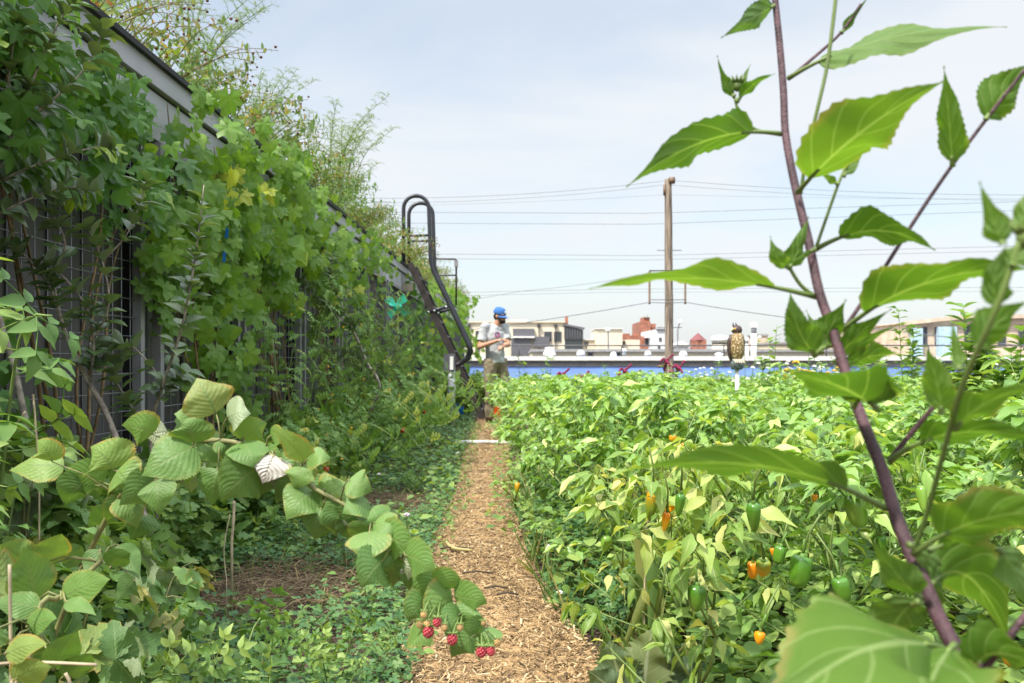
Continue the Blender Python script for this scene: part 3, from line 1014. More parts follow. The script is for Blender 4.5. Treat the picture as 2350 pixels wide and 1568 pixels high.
g = Geo(); g.tube([(px(1488, 0, PD).x - pole.location.x, -.2, zc), (px(1574, 0, PD).x - pole.location.x, -.2, zc)], .025, 6)
g.tube([(px(1492, 0, PD).x - pole.location.x, -.2, zc - .98), (px(1572, 0, PD).x - pole.location.x, -.2, zc - .98)], .012, 6)
for z in (575, 752):
    g.tube([(-.42, -.02, px(0, z, PD).z + 9), (.42, -.02, px(0, z, PD).z + 9)], .012, 6)
g.build("crossarm", M_STEEL, pole)


def wire(pts, d, sag, r, lbl):
    P = [px(x, y, d) for x, y in pts]
    out = []
    for a, b in zip(P[:-1], P[1:]):
        for f in np.linspace(0, 1, 16, endpoint=False):
            q = a.lerp(b, f)
            out.append((q.x, q.y, q.z - sag * 4 * f * (1 - f)))
    out.append(tuple(P[-1]))
    g = Geo(); g.tube(out, r, 5)
    return tag(g.build("power_line", M_CABLE), lbl, "power line", "power lines across the sky")


wire([(700, 452), (1536, 414), (2700, 442)], 29, .25, .007, "topmost power line, tied to the top of the wooden pole")
wire([(700, 462), (1528, 424), (2700, 455)], 29.1, .25, .006, "thin power line running just under the topmost one")
wire([(700, 474), (1528, 447), (2700, 452)], 30.0, .1, .004, "faint thin line close below the pole top")
wire([(600, 486), (1480, 490), (2700, 452)], 40, .0, .012, "upper of the two dark lines crossing mid pole")
wire([(600, 511), (1480, 515), (2700, 470)], 40.5, .0, .012, "lower of the two dark lines crossing mid pole")
wire([(600, 580), (1480, 587), (2700, 556)], 42, .0, .013, "upper line of the close pair above the crossarm")
wire([(600, 592), (1480, 597), (2700, 567)], 42.5, .0, .012, "lower line of the close pair above the crossarm")
wire([(600, 682), (1400, 664), (2700, 658)], 45, .0, .012, "flat line passing behind the insulators")
wire([(600, 690), (1400, 671), (2700, 668)], 45.6, .0, .010, "second flat line passing behind the insulators")
wire([(600, 760), (1200, 668), (1486, 630)], 29.2, .05, .007, "pale slack line rising to the left insulator")
wire([(1050, 760), (1230, 737), (1490, 694), (1574, 694), (1800, 728), (2400, 800)], 28.9, .02, .014, "thick bundled cable slung under the insulators")

# ------------------------------------------------------------------ ship's ladder up to the planted roof
LD, LD2 = 14.2, 14.85
M_LADDER = solid("dark_brown_steel", (.055, .045, .042), .5, metal=.2, vary=.15)
M_RAILP = solid("black_pipe", (.045, .047, .055), .35, metal=.3, vary=.1)
M_BOLT = solid("bright_bolt", (.6, .6, .6), .3, metal=.8)


def lp(x, y, d=LD):
    return Vector(((x - 1200) / 138.0, d, 1 + (830 - y) / 138.0))


lad = empty("roof_ladder", (lp(1108, 0).x, (LD + LD2) / 2, 0), "steep dark steel ladder with looped handrails against the shed roof", "ladder")
b0, t0 = lp(1110, 968), lp(940, 604)
b0.z = 0.01
for d in (LD, LD2):
    g = Geo()
    A, B = Vector((b0.x, d, b0.z)), Vector((t0.x, d, t0.z))
    g.beam(A, B, .035, .105, up=(0, 1, 0) if False else (1, 0, 0))
    rel(g.build("stringer", M_LADDER, None, False), lad)
for k in range(10):
    f = (k + .7) / 10.6
    P = b0.lerp(t0, f)
    g = Geo(); g.box((P.x, (LD + LD2) / 2, P.z), (.11, LD2 - LD - .036, .03))
    rel(g.build("tread", M_LADDER, None, False), lad)


def arc(c, r, a0, a1, n, d):
    return [Vector((c[0] + r * math.cos(a), d, c[1] + r * math.sin(a))) for a in np.linspace(a0, a1, n)]


for d in (LD, LD2):
    p1, p2 = lp(926, 606, d), lp(926, 478, d)
    r = (lp(984, 0).x - p2.x) / 2
    pts = [p1, p2] + arc((p2.x + r, p2.z), r, PI, 0, 12, d)[1:]
    pts += [lp(988, 600, d), lp(994, 622, d), lp(1074, 790, d), lp(1077, 806, d), lp(1070, 822, d), lp(1052, 836, d), lp(1034, 840, d)]
    g = Geo(); g.tube(pts, .033, 10)
    rel(g.build("handrail", M_RAILP, None), lad)
    g = Geo()
    g.tube([lp(928, 541, d), lp(986, 540, d)], .022, 8)
    rel(g.build("rail_brace", M_RAILP, None), lad)
    g = Geo()
    g.tube([lp(985, 716, d), lp(1028, 703, d)], .03, 8)
    rel(g.build("rail_brace", M_RAILP, None), lad)
    g = Geo()
    for q in ((984, 717), (997, 714), (1024, 705), (1036, 839)):
        P = lp(*q, d); g.ellipsoid((P.x, d - .035, P.z), (.022, .02, .022), 8, 6)
    rel(g.build("bolt", M_BOLT, None), lad)
g = Geo(); P = lp(938, 660); g.box((P.x - .03, LD - .02, P.z), (.2, .05, .12)); rel(g.build("bracket", M_TAN, None, False), lad)

# a thin guard rail on the roof behind the ladder
gd = empty("guard_rail", (px(1020, 0, 16.5).x, 16.5, 2.6), "thin dark pipe guard rail on the planted roof behind the ladder", "railing")
g = Geo()
g.tube([px(985, 594, 16.5), px(1045, 595, 16.5), px(1047, 597, 16.5), px(1047, 700, 16.5)], .02, 8)
g.tube([px(990, 632, 16.5), px(1047, 632, 16.5)], .016, 8)
rel(g.build("rail", M_STEEL, None), gd)
g = Geo(); g.box(px(1047, 606, 16.45), (.07, .08, .12)); rel(g.build("clamp", M_FRAME, None, False), gd)

# grey standpipe with yellow flowers and a blue flag
sp = empty("standpipe", (px(1036, 0, 12.9).x, 12.9, 0), "short grey standpipe with a dark box beside the ladder foot", "pipe")
g = Geo(); zt = px(0, 838, 12.9).z; g.tube([(0, 0, 0), (0, 0, zt)], .055, 14); g.build("pipe", solid("grey_pipe", (.32, .35, .36), .5), sp)
g = Geo(); g.box((-.03, 0, zt + .04), (.16, .12, .26)); g.build("box", M_SLATE, sp, False)
g = Geo(); g.box((.01, -.09, zt + .03), (.05, .02, .2)); g.build("tag", M_WHITE, sp, False)


def flag(loc, s, mat_, lbl, group, rz=0.3, stake=.35, name="plant_flag", cat="flag"):
    e = empty(name, (loc.x, loc.y, loc.z - stake), lbl, cat, group, rz)
    g = Geo(); g.tube([(0, 0, 0), (0, 0, stake + s * .6)], .004, 5); g.build("stake", M_FRAME, e)
    g = Geo()
    n = 5
    V = []
    for i in range(n):
        f = i / (n - 1)
        for k in range(n):
            h = k / (n - 1)
            V.append((f * s * .8, .25 * s * math.sin(f * 3.5 + h * 2), (h - .4) * s * (1 - .25 * f) - .25 * s * f * f))
    V = np.array(V)
    q = [[i * n + k, (i + 1) * n + k, (i + 1) * n + k + 1, i * n + k + 1] for i in range(n - 1) for k in range(n - 1)]
    g.add(V, [q]); g.add(V + np.array([0, .003, 0]), [[r[::-1] for r in q]])
    g.build("cloth", mat_, e)
    return e


FG = "small blue plant marker flags"
M_REDTAG = solid("orange_red_plastic", (.8, .12, .02), .4)
for (x, y, d, s, lbl) in ((1045, 888, 13.2, .16, "blue marker flag beside the standpipe at the ladder foot"), (1259, 925, 8.5, .09, "blue marker flag in the peppers right of the man"),
                          (1400, 1070, 4.6, .13, "long blue marker ribbon on the near path side pepper row"), (1776, 965, 5.2, .08, "crumpled blue marker below the falcon post"),
                          (2250, 1025, 4.6, .08, "blue marker flag far right behind the sunflower stem"), (1350, 905, 9.5, .06, "tiny blue marker deep in the middle pepper rows"),
                          (1347, 918, 9.3, .05, "small lower blue marker deep in the middle pepper rows"), (1668, 927, 9, .05, "tiny blue marker left of the falcon post"),
                          (1660, 868, 13, .11, "pale blue marker near the white flowers"), (2100, 1300, 3.6, .05, "small blue marker low among the near peppers")):
    flag(px(x, y, d), s, M_BLUETAPE, lbl, FG, rz=random.uniform(-.4, .8))
flag(px(1134, 890, 12.6), .13, M_REDTAG, "orange red marker flag in front of the man's knees", None)

# turquoise pinwheel on a stick in front of the trellis
pw = empty("pinwheel", px(912, 704, 10.7), "turquoise folded plastic pinwheel tied to the trellis", "pinwheel")
M_TURQ = solid("turquoise_plastic", (.10, .72, .50), .4, vary=.08)
M_TURQ.node_tree.nodes["Principled BSDF"].inputs["Roughness"].default_value = .35
for k in range(4):
    a = k * PI / 2 + .5
    c, s = math.cos(a), math.sin(a)
    c, s = c * .85, s * .85
    g = Geo()
    V = np.array([(0, 0, 0), (.17 * c, .0, .17 * s), (.17 * c - .12 * s, -.02, .17 * s + .12 * c), (.05 * c - .07 * s, -.09, .05 * s + .07 * c)])
    g.add(V, [[[0, 1, 2], [0, 2, 3]]]); g.add(V + np.array([0, .003, 0]), [[[2, 1, 0], [3, 2, 0]]])
    g.build("sail", M_TURQ, pw, False)
g = Geo(); g.ellipsoid((0, -.01, 0), (.06, .03, .045), 10, 8); g.build("hub", M_TURQ, pw, False)
g = Geo(); g.tube([(0, .02, 0), (0, .02, -.7)], .006, 6); g.build("stick", M_STALK, pw)

# white pipe lying across the path
g = Geo()
A, B = px(1045, 1021, 10.0), px(1182, 1026, 9.9)
A.z = B.z = .055
g.tube([A, A.lerp(B, .5) + Vector((0, 0, .006)), B], .022, 12)
tag(g.build("white_pipe", M_PVC), "thin white plastic pipe lying across the mulch path", "pipe")

# ------------------------------------------------------------------ falcon decoy on a white post
fd = 8.4
FP = px(1692, 835, fd)
po = empty("decoy_post", (FP.x, fd, 0), "white plastic post holding up the falcon decoy", "post")
g = Geo(); g.tube([(0, 0, 0), (0, 0, FP.z)], .019, 12); g.build("pipe", M_PVC, po)
g = Geo(); g.lathe([(.026, FP.z - .05), (.026, FP.z - .005)], seg=12); g.build("collar", M_PVC, po)
fa = empty("falcon_decoy", (FP.x, fd, FP.z), "brown plastic falcon decoy with speckled cream breast on a white post", "decoy", rz=R(12))
fa.scale = (.78, .78, .92)
M_FHEAD = solid("falcon_brown", (.075, .045, .042), .5, vary=.2, scale=30)
m, t, p = base_mat("falcon_breast")
tcn = N(t, "ShaderNodeTexCoord")
vo = N(t, "ShaderNodeTexVoronoi")
vo.inputs["Scale"].default_value = 45
mpn = N(t, "ShaderNodeMapping"); mpn.inputs["Scale"].default_value = (1, 1, .7)
t.links.new(tcn.outputs["Object"], mpn.inputs[0]); t.links.new(mpn.outputs[0], vo.inputs["Vector"])
t.links.new(mix_node(t, smooth_node(t, vo.outputs["Distance"], .15, .6), (.62, .5, .3), (.24, .15, .06)), p.inputs["Base Color"])
bn = N(t, "ShaderNodeBump"); bn.inputs["Distance"].default_value = .01; bn.invert = True
t.links.new(vo.outputs["Distance"], bn.inputs["Height"]); t.links.new(bn.outputs[0], p.inputs["Normal"])
p.inputs["Roughness"].default_value = .5
M_FBREAST = m
g = Geo()
g.lathe([(.03, .03), (.062, .06), (.082, .13), (.088, .2), (.082, .27), (.066, .315), (.05, .33)], seg=24)
g.build("body", M_FBREAST, fa)
for s in (-1, 1):
    g = Geo()
    pts = [(s * .07, .02, .31), (s * .085, .03, .24), (s * .083, .04, .15), (s * .07, .05, .07), (s * .055, .055, .02)]
    g.tube(pts, [.022, .036, .036, .026, .008], 10)
    g.build("wing", M_FHEAD, fa)
g = Geo()
g.ellipsoid((-.005, 0, .36), (.066, .066, .055), 18, 12)
g.build("head", M_FHEAD, fa)
hd = fa.children[-1]
for (x, y) in ((-.045, .012), (-.022, -.02)):
    g = Geo(); g.tube([(x, y, .39), (x - .004, y, .42), (x - .012, y, .445)], [.014, .009, .001], 8); g.build("horn", M_FHEAD, hd)
g = Geo(); g.tube([(-.06, -.012, .372), (-.082, -.014, .362), (-.09, -.014, .34)], [.018, .012, .002], 8); g.build("beak", solid("beak_yellow", (.55, .48, .3), .5), hd)
for s in (-1, 1):
    g = Geo(); g.ellipsoid((-.055, s * .035 - .012, .37), (.01, .01, .01), 8, 6); g.build("eye", M_YELLOW, hd)
g = Geo()
for k in range(5):
    x = -.06 + k * .028
    g.capsule((x, -.055, .04), (x + .004, -.075, .012), .012, .008)
g.build("foot", solid("cream_talon", (.6, .5, .38), .5), fa)
g = Geo()
g.lathe([(.05, -.065), (.072, -.055), (.076, 0), (.07, .03), (.03, .036)], seg=16, squash=lambda th: 1 + .14 * np.sin(th * 5 + 1) + .08 * np.sin(th * 9))
g.build("perch", solid("grey_green_rock", (.12, .15, .15), .8, vary=.4, scale=30, bump=.5), fa)

# ------------------------------------------------------------------ the man on the path
man = empty("person", (-.44, 13.6, .02), "bearded man in grey shirt, khaki trousers and blue cap examining his hands", "person")
M_SKIN = solid("skin", (.48, .25, .16), .55, vary=.08)
M_SHIRT = solid("grey_tshirt", (.40, .41, .42), .9, vary=.08, scale=12)
M_PANTS = solid("khaki_cloth", (.23, .19, .125), .9, vary=.2, scale=10)
M_CAP = solid("blue_cap_cloth", (.045, .15, .42), .85, vary=.1)
M_HAIR = solid("dark_hair", (.025, .018, .015), .8)
M_SHOE = solid("dark_shoe", (.05, .04, .035), .7)
J = dict(pel=(0, 0, .98), wai=(-.01, 0, 1.12), che=(-.02, 0, 1.38), nek=(.0, -.01, 1.57), hed=(.075, -.035, 1.70),
         sR=(-.165, -.11, 1.52), eR=(-.235, -.19, 1.215), wR=(.03, -.30, 1.30), sL=(.15, .09, 1.52), eL=(.20, -.02, 1.25), wL=(.125, -.26, 1.225),
         hR=(-.075, -.055, .97), kR=(-.085, -.075, .52), aR=(-.085, -.03, .09), hL=(.075, .055, .97), kL=(.165, .02, .52), aL=(.20, .06, .09))
J = {k: np.array(v) for k, v in J.items()}


def fleshed(name, g, mat_, parent, vox, smooth=4):
    o = g.build(name, mat_, parent)
    r = o.modifiers.new("remesh", 'REMESH'); r.mode = 'VOXEL'; r.voxel_size = vox; r.use_smooth_shade = True
    s = o.modifiers.new("smooth", 'SMOOTH'); s.factor = .5; s.iterations = smooth
    return o


Fd = np.array([.84, -.54, 0]); Sd = np.array([.54, .84, 0])           # facing direction and his left
ROT = np.stack([Fd, Sd, [0, 0, 1]], 1)
g = Geo()
g.ellipsoid(J['hed'] + np.array([.0, 0, .02]), (.098, .077, .105), 16, 12, M=ROT)
g.ellipsoid(J['hed'] + Fd * .03 + np.array([0, 0, -.055]), (.066, .056, .062), 14, 10, M=ROT)       # jaw
g.capsule(J['hed'] + Fd * .09 + np.array([0, 0, .005]), J['hed'] + Fd * .115 + np.array([0, 0, -.03]), .011, .015)   # nose
for s in (-1, 1):
    g.ellipsoid(J['hed'] + Sd * s * .078 - Fd * .01 + np.array([0, 0, -.005]), (.02, .012, .03), 10, 8, M=ROT)
    g.capsule(J['hed'] + Fd * .085 + Sd * s * .03 + np.array([0, 0, .025]), J['hed'] + Fd * .08 + Sd * s * .05 + np.array([0, 0, .022]), .014, .012)
g.capsule(J['hed'] + Fd * .085 + Sd * -.018 + np.array([0, 0, -.055]), J['hed'] + Fd * .085 + Sd * .018 + np.array([0, 0, -.055]), .012, .012)
g.capsule(J['nek'] - np.array([0, 0, .06]), J['hed'] - np.array([.01, 0, .06]), .062, .055)
g.ellipsoid(J['che'], (.11, .16, .19), 16, 12, M=ROT)
g.ellipsoid(J['wai'], (.1, .14, .17), 16, 12, M=ROT)
g.ellipsoid(J['pel'], (.11, .15, .12), 16, 12, M=ROT)
for s in 'RL':
    g.capsule(J['nek'] - np.array([0, 0, .05]), J['s' + s], .05, .06)
    g.capsule(J['s' + s], J['e' + s], .056, .043)
    g.capsule(J['e' + s], J['w' + s], .045, .029)
    g.capsule(J['h' + s], J['k' + s], .085, .055)
    g.capsule(J['k' + s], J['a' + s], .055, .038)
    g.capsule(J['a' + s] - np.array([.02, 0, .03]), J['a' + s] + Fd * .14 - np.array([0, 0, .05]), .038, .03)
    w = J['w' + s]
    d = w - J['e' + s]; d /= np.linalg.norm(d)
    side = np.cross(d, [0, 0, 1.0]); side /= np.linalg.norm(side)
    up = np.cross(side, d)
    palm = w + d * .055
    g.ellipsoid(palm, (.04, .05, .018), 12, 8, M=np.stack([side, d, up], 1))
    for k, (off, ln) in enumerate(((-.030, .062), (-.010, .074), (.010, .070), (.029, .055))):
        b0_ = palm + d * .04 + side * off
        k1 = b0_ + d * ln * .55 - up * .008
        k2 = k1 + d * ln * .35 - up * (.022 + .006 * k)
        k3 = k2 - up * .02 - d * .006
        g.capsule(b0_, k1, .0095, .009, seg=8); g.capsule(k1, k2, .009, .0085, seg=8); g.capsule(k2, k3, .0085, .0075, seg=8)
    sg = -1 if s == 'R' else 1
    tb = w + d * .025 - side * .03 * sg
    g.capsule(tb, tb + d * .035 - side * .018 * sg - up * .012, .012, .01, seg=8)
    g.capsule(tb + d * .035 - side * .018 * sg - up * .012, tb + d * .062 - side * .006 * sg - up * .024, .01, .008, seg=8)
body = fleshed("body", g, M_SKIN, man, .008, 3)

g = Geo()                                                            # shirt with loose hem and short sleeves
g.ellipsoid(J['che'] + np.array([0, 0, .0]), (.135, .185, .22), 18, 14, M=ROT)
g.tube([(-.015, 0, 1.45), (-.012, 0, 1.25), (-.005, -.005, 1.1), (0, -.005, .955)], [.145, .148, .153, .156], 18)
for s in 'RL':
    g.capsule(J['nek'] - np.array([0, 0, .075]), J['s' + s] + np.array([0, 0, .004]), .072, .075)
    d = J['e' + s] - J['s' + s]
    g.tube([J['s' + s], J['s' + s] + d * .35, J['s' + s] + d * .74], [.069, .072, .077], 14)
shirt = fleshed("shirt", g, M_SHIRT, man, .012, 4)
tx = bpy.data.textures.new("cloth_folds", 'CLOUDS'); tx.noise_scale = .11
dm = shirt.modifiers.new("folds", 'DISPLACE'); dm.texture = tx; dm.strength = .035; dm.mid_level = .5
g = Geo()
g.ellipsoid(J['pel'] - np.array([0, 0, .02]), (.135, .17, .11), 16, 12, M=ROT)
for s in 'RL':
    h, k, a = J['h' + s], J['k' + s], J['a' + s]
    g.tube([h + np.array([0, 0, .05]), h * .75 + k * .25, h * .5 + k * .5, k + np.array([0, 0, .05]), k - np.array([0, 0, .06]), (k + a) / 2, a + np.array([0, 0, .0])],
           [.108, .108, .1, .086, .082, .08, .082], 16)
pants = fleshed("trousers", g, M_PANTS, man, .012, 3)
dm = pants.modifiers.new("folds", 'DISPLACE'); dm.texture = tx; dm.strength = .04; dm.mid_level = .5
for s in 'RL':
    g = Geo(); a = J['a' + s]
    g.capsule(a - Fd * .03 - np.array([0, 0, .045]), a + Fd * .15 - np.array([0, 0, .055]), .048, .038)
    fleshed("shoe", g, M_SHOE, man, .01, 2)
H = J['hed']
g = Geo()                                                            # hair at the back and sides, beard
g.ellipsoid(H - Fd * .03 + np.array([0, 0, .0]), (.082, .082, .075), 14, 10, M=ROT)
fleshed("hair", g, M_HAIR, man, .008, 2)
g = Geo()
g.ellipsoid(H + Fd * .045 + np.array([0, 0, -.085]), (.055, .055, .04), 14, 10, M=ROT)
for s in (-1, 1):
    g.capsule(H + Sd * s * .066 + Fd * .005 + np.array([0, 0, -.02]), H + Sd * s * .05 + Fd * .045 + np.array([0, 0, -.075]), .017, .022)
fleshed("beard", g, M_HAIR, man, .008, 2)
tilt = Matrix.Rotation(R(18), 3, Vector(tuple(Sd)))
CM = np.array(tilt) @ ROT
g = Geo()
prof = [(1.0, -.15), (1.02, 0), (.98, .35), (.85, .68), (.6, .9), (.3, .99), (.02, 1.0)]
g.lathe(prof, H + np.array([-.005, 0, .05]), 20, M=CM @ np.diag([.108, .09, .098]))
cap = g.build("cap", M_CAP, man)
g = Geo()
V, q = [], []
for i, f in enumerate(np.linspace(0, 1, 6)):
    for j, a in enumerate(np.linspace(-1.15, 1.15, 11)):
        rr = .098 + .085 * f * math.cos(a * .9)
        V.append(CM @ np.array([rr * math.cos(a), .086 * math.sin(a) * (1 + .05 * f), -.012 - .03 * (math.sin(a)) ** 2 - .012 * f]) + H + np.array([-.005, 0, .05]))
V = np.array(V)
q = [[i * 11 + j, (i + 1) * 11 + j, (i + 1) * 11 + j + 1, i * 11 + j + 1] for i in range(5) for j in range(10)]
g.add(V, [q]); g.add(V - CM @ np.array([0, 0, .006]), [[r[::-1] for r in q]])
br_ = g.build("brim", M_CAP, man); br_.parent = cap
g = Geo(); c0 = H + np.array([-.005, 0, .05]) + CM @ np.array([.104, 0, .04])
g.ellipsoid(c0, (.012, .022, .024), 12, 8, M=CM)
bd = g.build("badge", M_WHITE, man); bd.parent = cap
# round red and blue ring printed on the chest
En = np.array([.42, -.9, .08]); En /= np.linalg.norm(En)
Ex = np.cross([0, 0, 1.0], En); Ex /= np.linalg.norm(Ex); Ez = np.cross(En, Ex)
EM = np.stack([Ex, Ez, En], 1)
ec = np.array([.055, -.135, 1.41])


def ring(r0, r1, lift):
    g = Geo()
    n = 32
    V = []
    for rr in (r0, (r0 + r1) / 2, r1):
        for k in range(n):
            a = k / n * 2 * PI
            V.append(ec + EM @ np.array([rr * math.cos(a), rr * math.sin(a), .06 + lift]))
    q = [[i * n + k, i * n + (k + 1) % n, (i + 1) * n + (k + 1) % n, (i + 1) * n + k] for i in range(2) for k in range(n)]
    g.add(V, [q])
    return g


for (r0, r1, mt_, l_) in ((.043, .062, solid("print_red", (.5, .03, .08), .8), 0), (.028, .041, solid("print_blue", (.08, .13, .5), .8), 0), (.001, .014, MATS["print_red"], 0)):
    o = ring(r0, r1, l_).build("emblem", mt_, man)
    o.parent = shirt
    sw = o.modifiers.new("wrap", 'SHRINKWRAP'); sw.target = shirt; sw.wrap_method = 'PROJECT'; sw.use_negative_direction = True; sw.use_positive_direction = True
    sw.wrap_mode = 'ABOVE_SURFACE'; sw.offset = .004; sw.wrap_method = 'NEAREST_SURFACEPOINT'

# ------------------------------------------------------------------ hand shaped leaves: a curved midrib, a rolled blade
def shaped_leaf(base, mid, tip, width, roll=0.5, stalk=0.12, prof='sun', nv=22, nu=4, fold=.15, wave=.12, tooth=.05, seed=0, flip=1, stalk_r=.0016, cup=0.0):
    """base, mid, tip: 3D points of the midrib; width in metres; roll turns the blade about its midrib away from facing the viewer."""
    rs = np.random.default_rng(seed)
    b, m_, t_ = (np.array(tuple(p), float) for p in (base, mid, tip))
    c = 2 * m_ - .5 * (b + t_)
    f = lambda s: (1 - s) ** 2 * b + 2 * s * (1 - s) * c + s * s * t_
    V, UV = [], []
    us = np.linspace(-1, 1, 2 * nu + 1)
    ph = rs.uniform(0, 6, 4)
    L = np.linalg.norm(t_ - b)
    for i in range(nv + 1):
        v = i / nv
        s = stalk + (1 - stalk) * v
        P = f(s)
        tg = f(min(1, s + .01)) - f(max(0, s - .01)); tg /= np.linalg.norm(tg) + 1e-9
        view = P - np.array([0, 0, CAMZ]); view /= np.linalg.norm(view)
        side = np.cross(tg, view); side /= np.linalg.norm(side) + 1e-9
        deep = np.cross(side, tg)
        w = math.cos(roll) * side + math.sin(roll) * deep * flip
        n = np.cross(w, tg)
        if prof == 'sun':
            hw = (math.sin(PI * min(1, v * 1.02) ** .62) ** 1.15) * (1 - .18 * v) if v < .98 else .0
            hw = max(hw, .02)
        elif prof == 'rasp':
            hw = max(.02, float(np.interp(v, [0, .06, .15, .28, .42, .58, .72, .85, .94, 1], [.25, .66, .9, 1.0, .95, .76, .52, .28, .11, 0])))
        else:
            hw = max(.02, math.sin(PI * v ** .8) ** .9)
        hw *= width / 2
        if v >= .999:
            hw = .001
        for u in us:
            a = abs(u)
            k = hw
            if a > .99 and tooth:
                k *= 1 + tooth * (1 if i % 2 else -1) * (1 if .06 < v < .97 else 0)
            h = fold * a * hw + wave * hw * a * (math.sin(v * 11 + ph[0] + (0 if u > 0 else 2.1)) + .25 * math.sin(v * 23 + ph[1] + u)) * .6 - cup * hw * a * a
            V.append(P + w * u * k + n * h)
            UV.append((u * .5 + .5, v))
    mm = len(us)
    q = np.array([[i * mm + j, i * mm + j + 1, (i + 1) * mm + j + 1, (i + 1) * mm + j] for i in range(nv) for j in range(mm - 1)])
    if flip < 0:
        q = q[:, ::-1]
    g = Geo()
    g.add(np.array(V), [q], np.array(UV), rs.random())
    if stalk > 0:
        pts = [f(s) for s in np.linspace(0, stalk + .08, 6)]
        g.tube(pts, np.linspace(stalk_r * 1.25, stalk_r * .7, 6), 7, mi=1)
        pts = [f(s) for s in np.linspace(stalk, .9, 9)]
    return g


# ------------------------------------------------------------------ the tall sunflower close to the camera
sun_root = empty("sunflower", (.42, .62, 0), "tall sunflower close to the lens with purple stem and big leaves", "sunflower")


def sd(y):                                                  # depth of the main stem by picture height
    return float(np.interp(y, [-60, 300, 700, 1100, 1600], [.94, .88, .78, .68, .56]))


stem_px = [(1773, -60), (1781, 20), (1790, 110), (1798, 210), (1802, 300), (1815, 380), (1835, 470), (1857, 560), (1880, 670), (1915, 770), (1945, 870), (1985, 980), (2025, 1080),
           (2055, 1180), (2090, 1270), (2130, 1360), (2165, 1440), (2225, 1540), (2262, 1620)]
P = [px(x, y, sd(y)) for x, y in stem_px]
rr = [r / FOC * sd(y) for (x, y), r in zip(stem_px, np.interp(np.arange(19), [0, 5, 9, 14, 18], [7, 9, 11.5, 16, 20]))]
P += [P[-1] + Vector((.03, .0, -.25)), Vector((.33, .56, .3)), Vector((.34, .57, 0))]
rr += [.008, .0085, .009]


def spline(P, k=4):
    P = [np.array(tuple(p), float) for p in P]
    out = []
    for i in range(len(P) - 1):
        p0, p1, p2, p3 = P[max(i - 1, 0)], P[i], P[i + 1], P[min(i + 2, len(P) - 1)]
        for t in np.linspace(0, 1, k, endpoint=False):
            out.append(.5 * (2 * p1 + (p2 - p0) * t + (2 * p0 - 5 * p1 + 4 * p2 - p3) * t * t + (3 * p1 - p0 - 3 * p2 + p3) * t ** 3))
    return out + [P[-1]]


g = Geo()
sp_ = spline(P)
g.tube(sp_, np.interp(np.linspace(0, 1, len(sp_)), np.linspace(0, 1, len(rr)), rr), 14)
rel(g.build("stem", M_SUNSTEM, None), sun_root)
branches = [([(1935, 758), (2000, 662), (2100, 505), (2185, 380), (2265, 272), (2360, 150)], [.775, .775, .77, .76, .75, .74], (5, 4), 0),
            ([(1838, 445), (1850, 360), (1876, 250), (1900, 140), (1921, -30)], [.84, .83, .82, .82, .82], (4, 4.5), 1),
            ([(2095, 1272), (2130, 1170), (2168, 1030), (2210, 880), (2288, 705), (2345, 540)], [.62, .6, .57, .54, .51, .5], (6, 7), 1),
            ([(2040, 1058), (2095, 990), (2150, 925)], [.69, .68, .67], (7, 5), 0),
            ([(1792, 306), (1735, 298), (1698, 262), (1686, 224)], [.88, .87, .87, .87], (4, 3), 1),
            ([(1872, 682), (1838, 655), (1812, 615)], [.79, .785, .78], (5, 4), 1),
            ([(1874, 565), (1900, 490), (1925, 420), (1945, 372)], [.81, .81, .8, .8], (4, 3), 1),
            ([(1808, 182), (1870, 130), (1930, 75), (1975, 10)], [.9, .9, .9, .9], (4, 3), 0),
            ([(2240, 1560), (2310, 1470), (2370, 1390)], [.56, .55, .55], (9, 8), 0),
            ([(1925, 790), (1885, 800), (1872, 815)], [.77, .76, .76], (5, 4), 1)]
for pts, ds, (r0, r1), mi in branches:
    Q = spline([px(x, y, d) for (x, y), d in zip(pts, ds)])
    g = Geo()
    n = len(Q)
    g.tube(Q, np.linspace(r0, r1, n) / FOC * np.mean(ds), 9)
    rel(g.build("branch", [M_SUNSTEM, G_STEM][mi], None), sun_root)

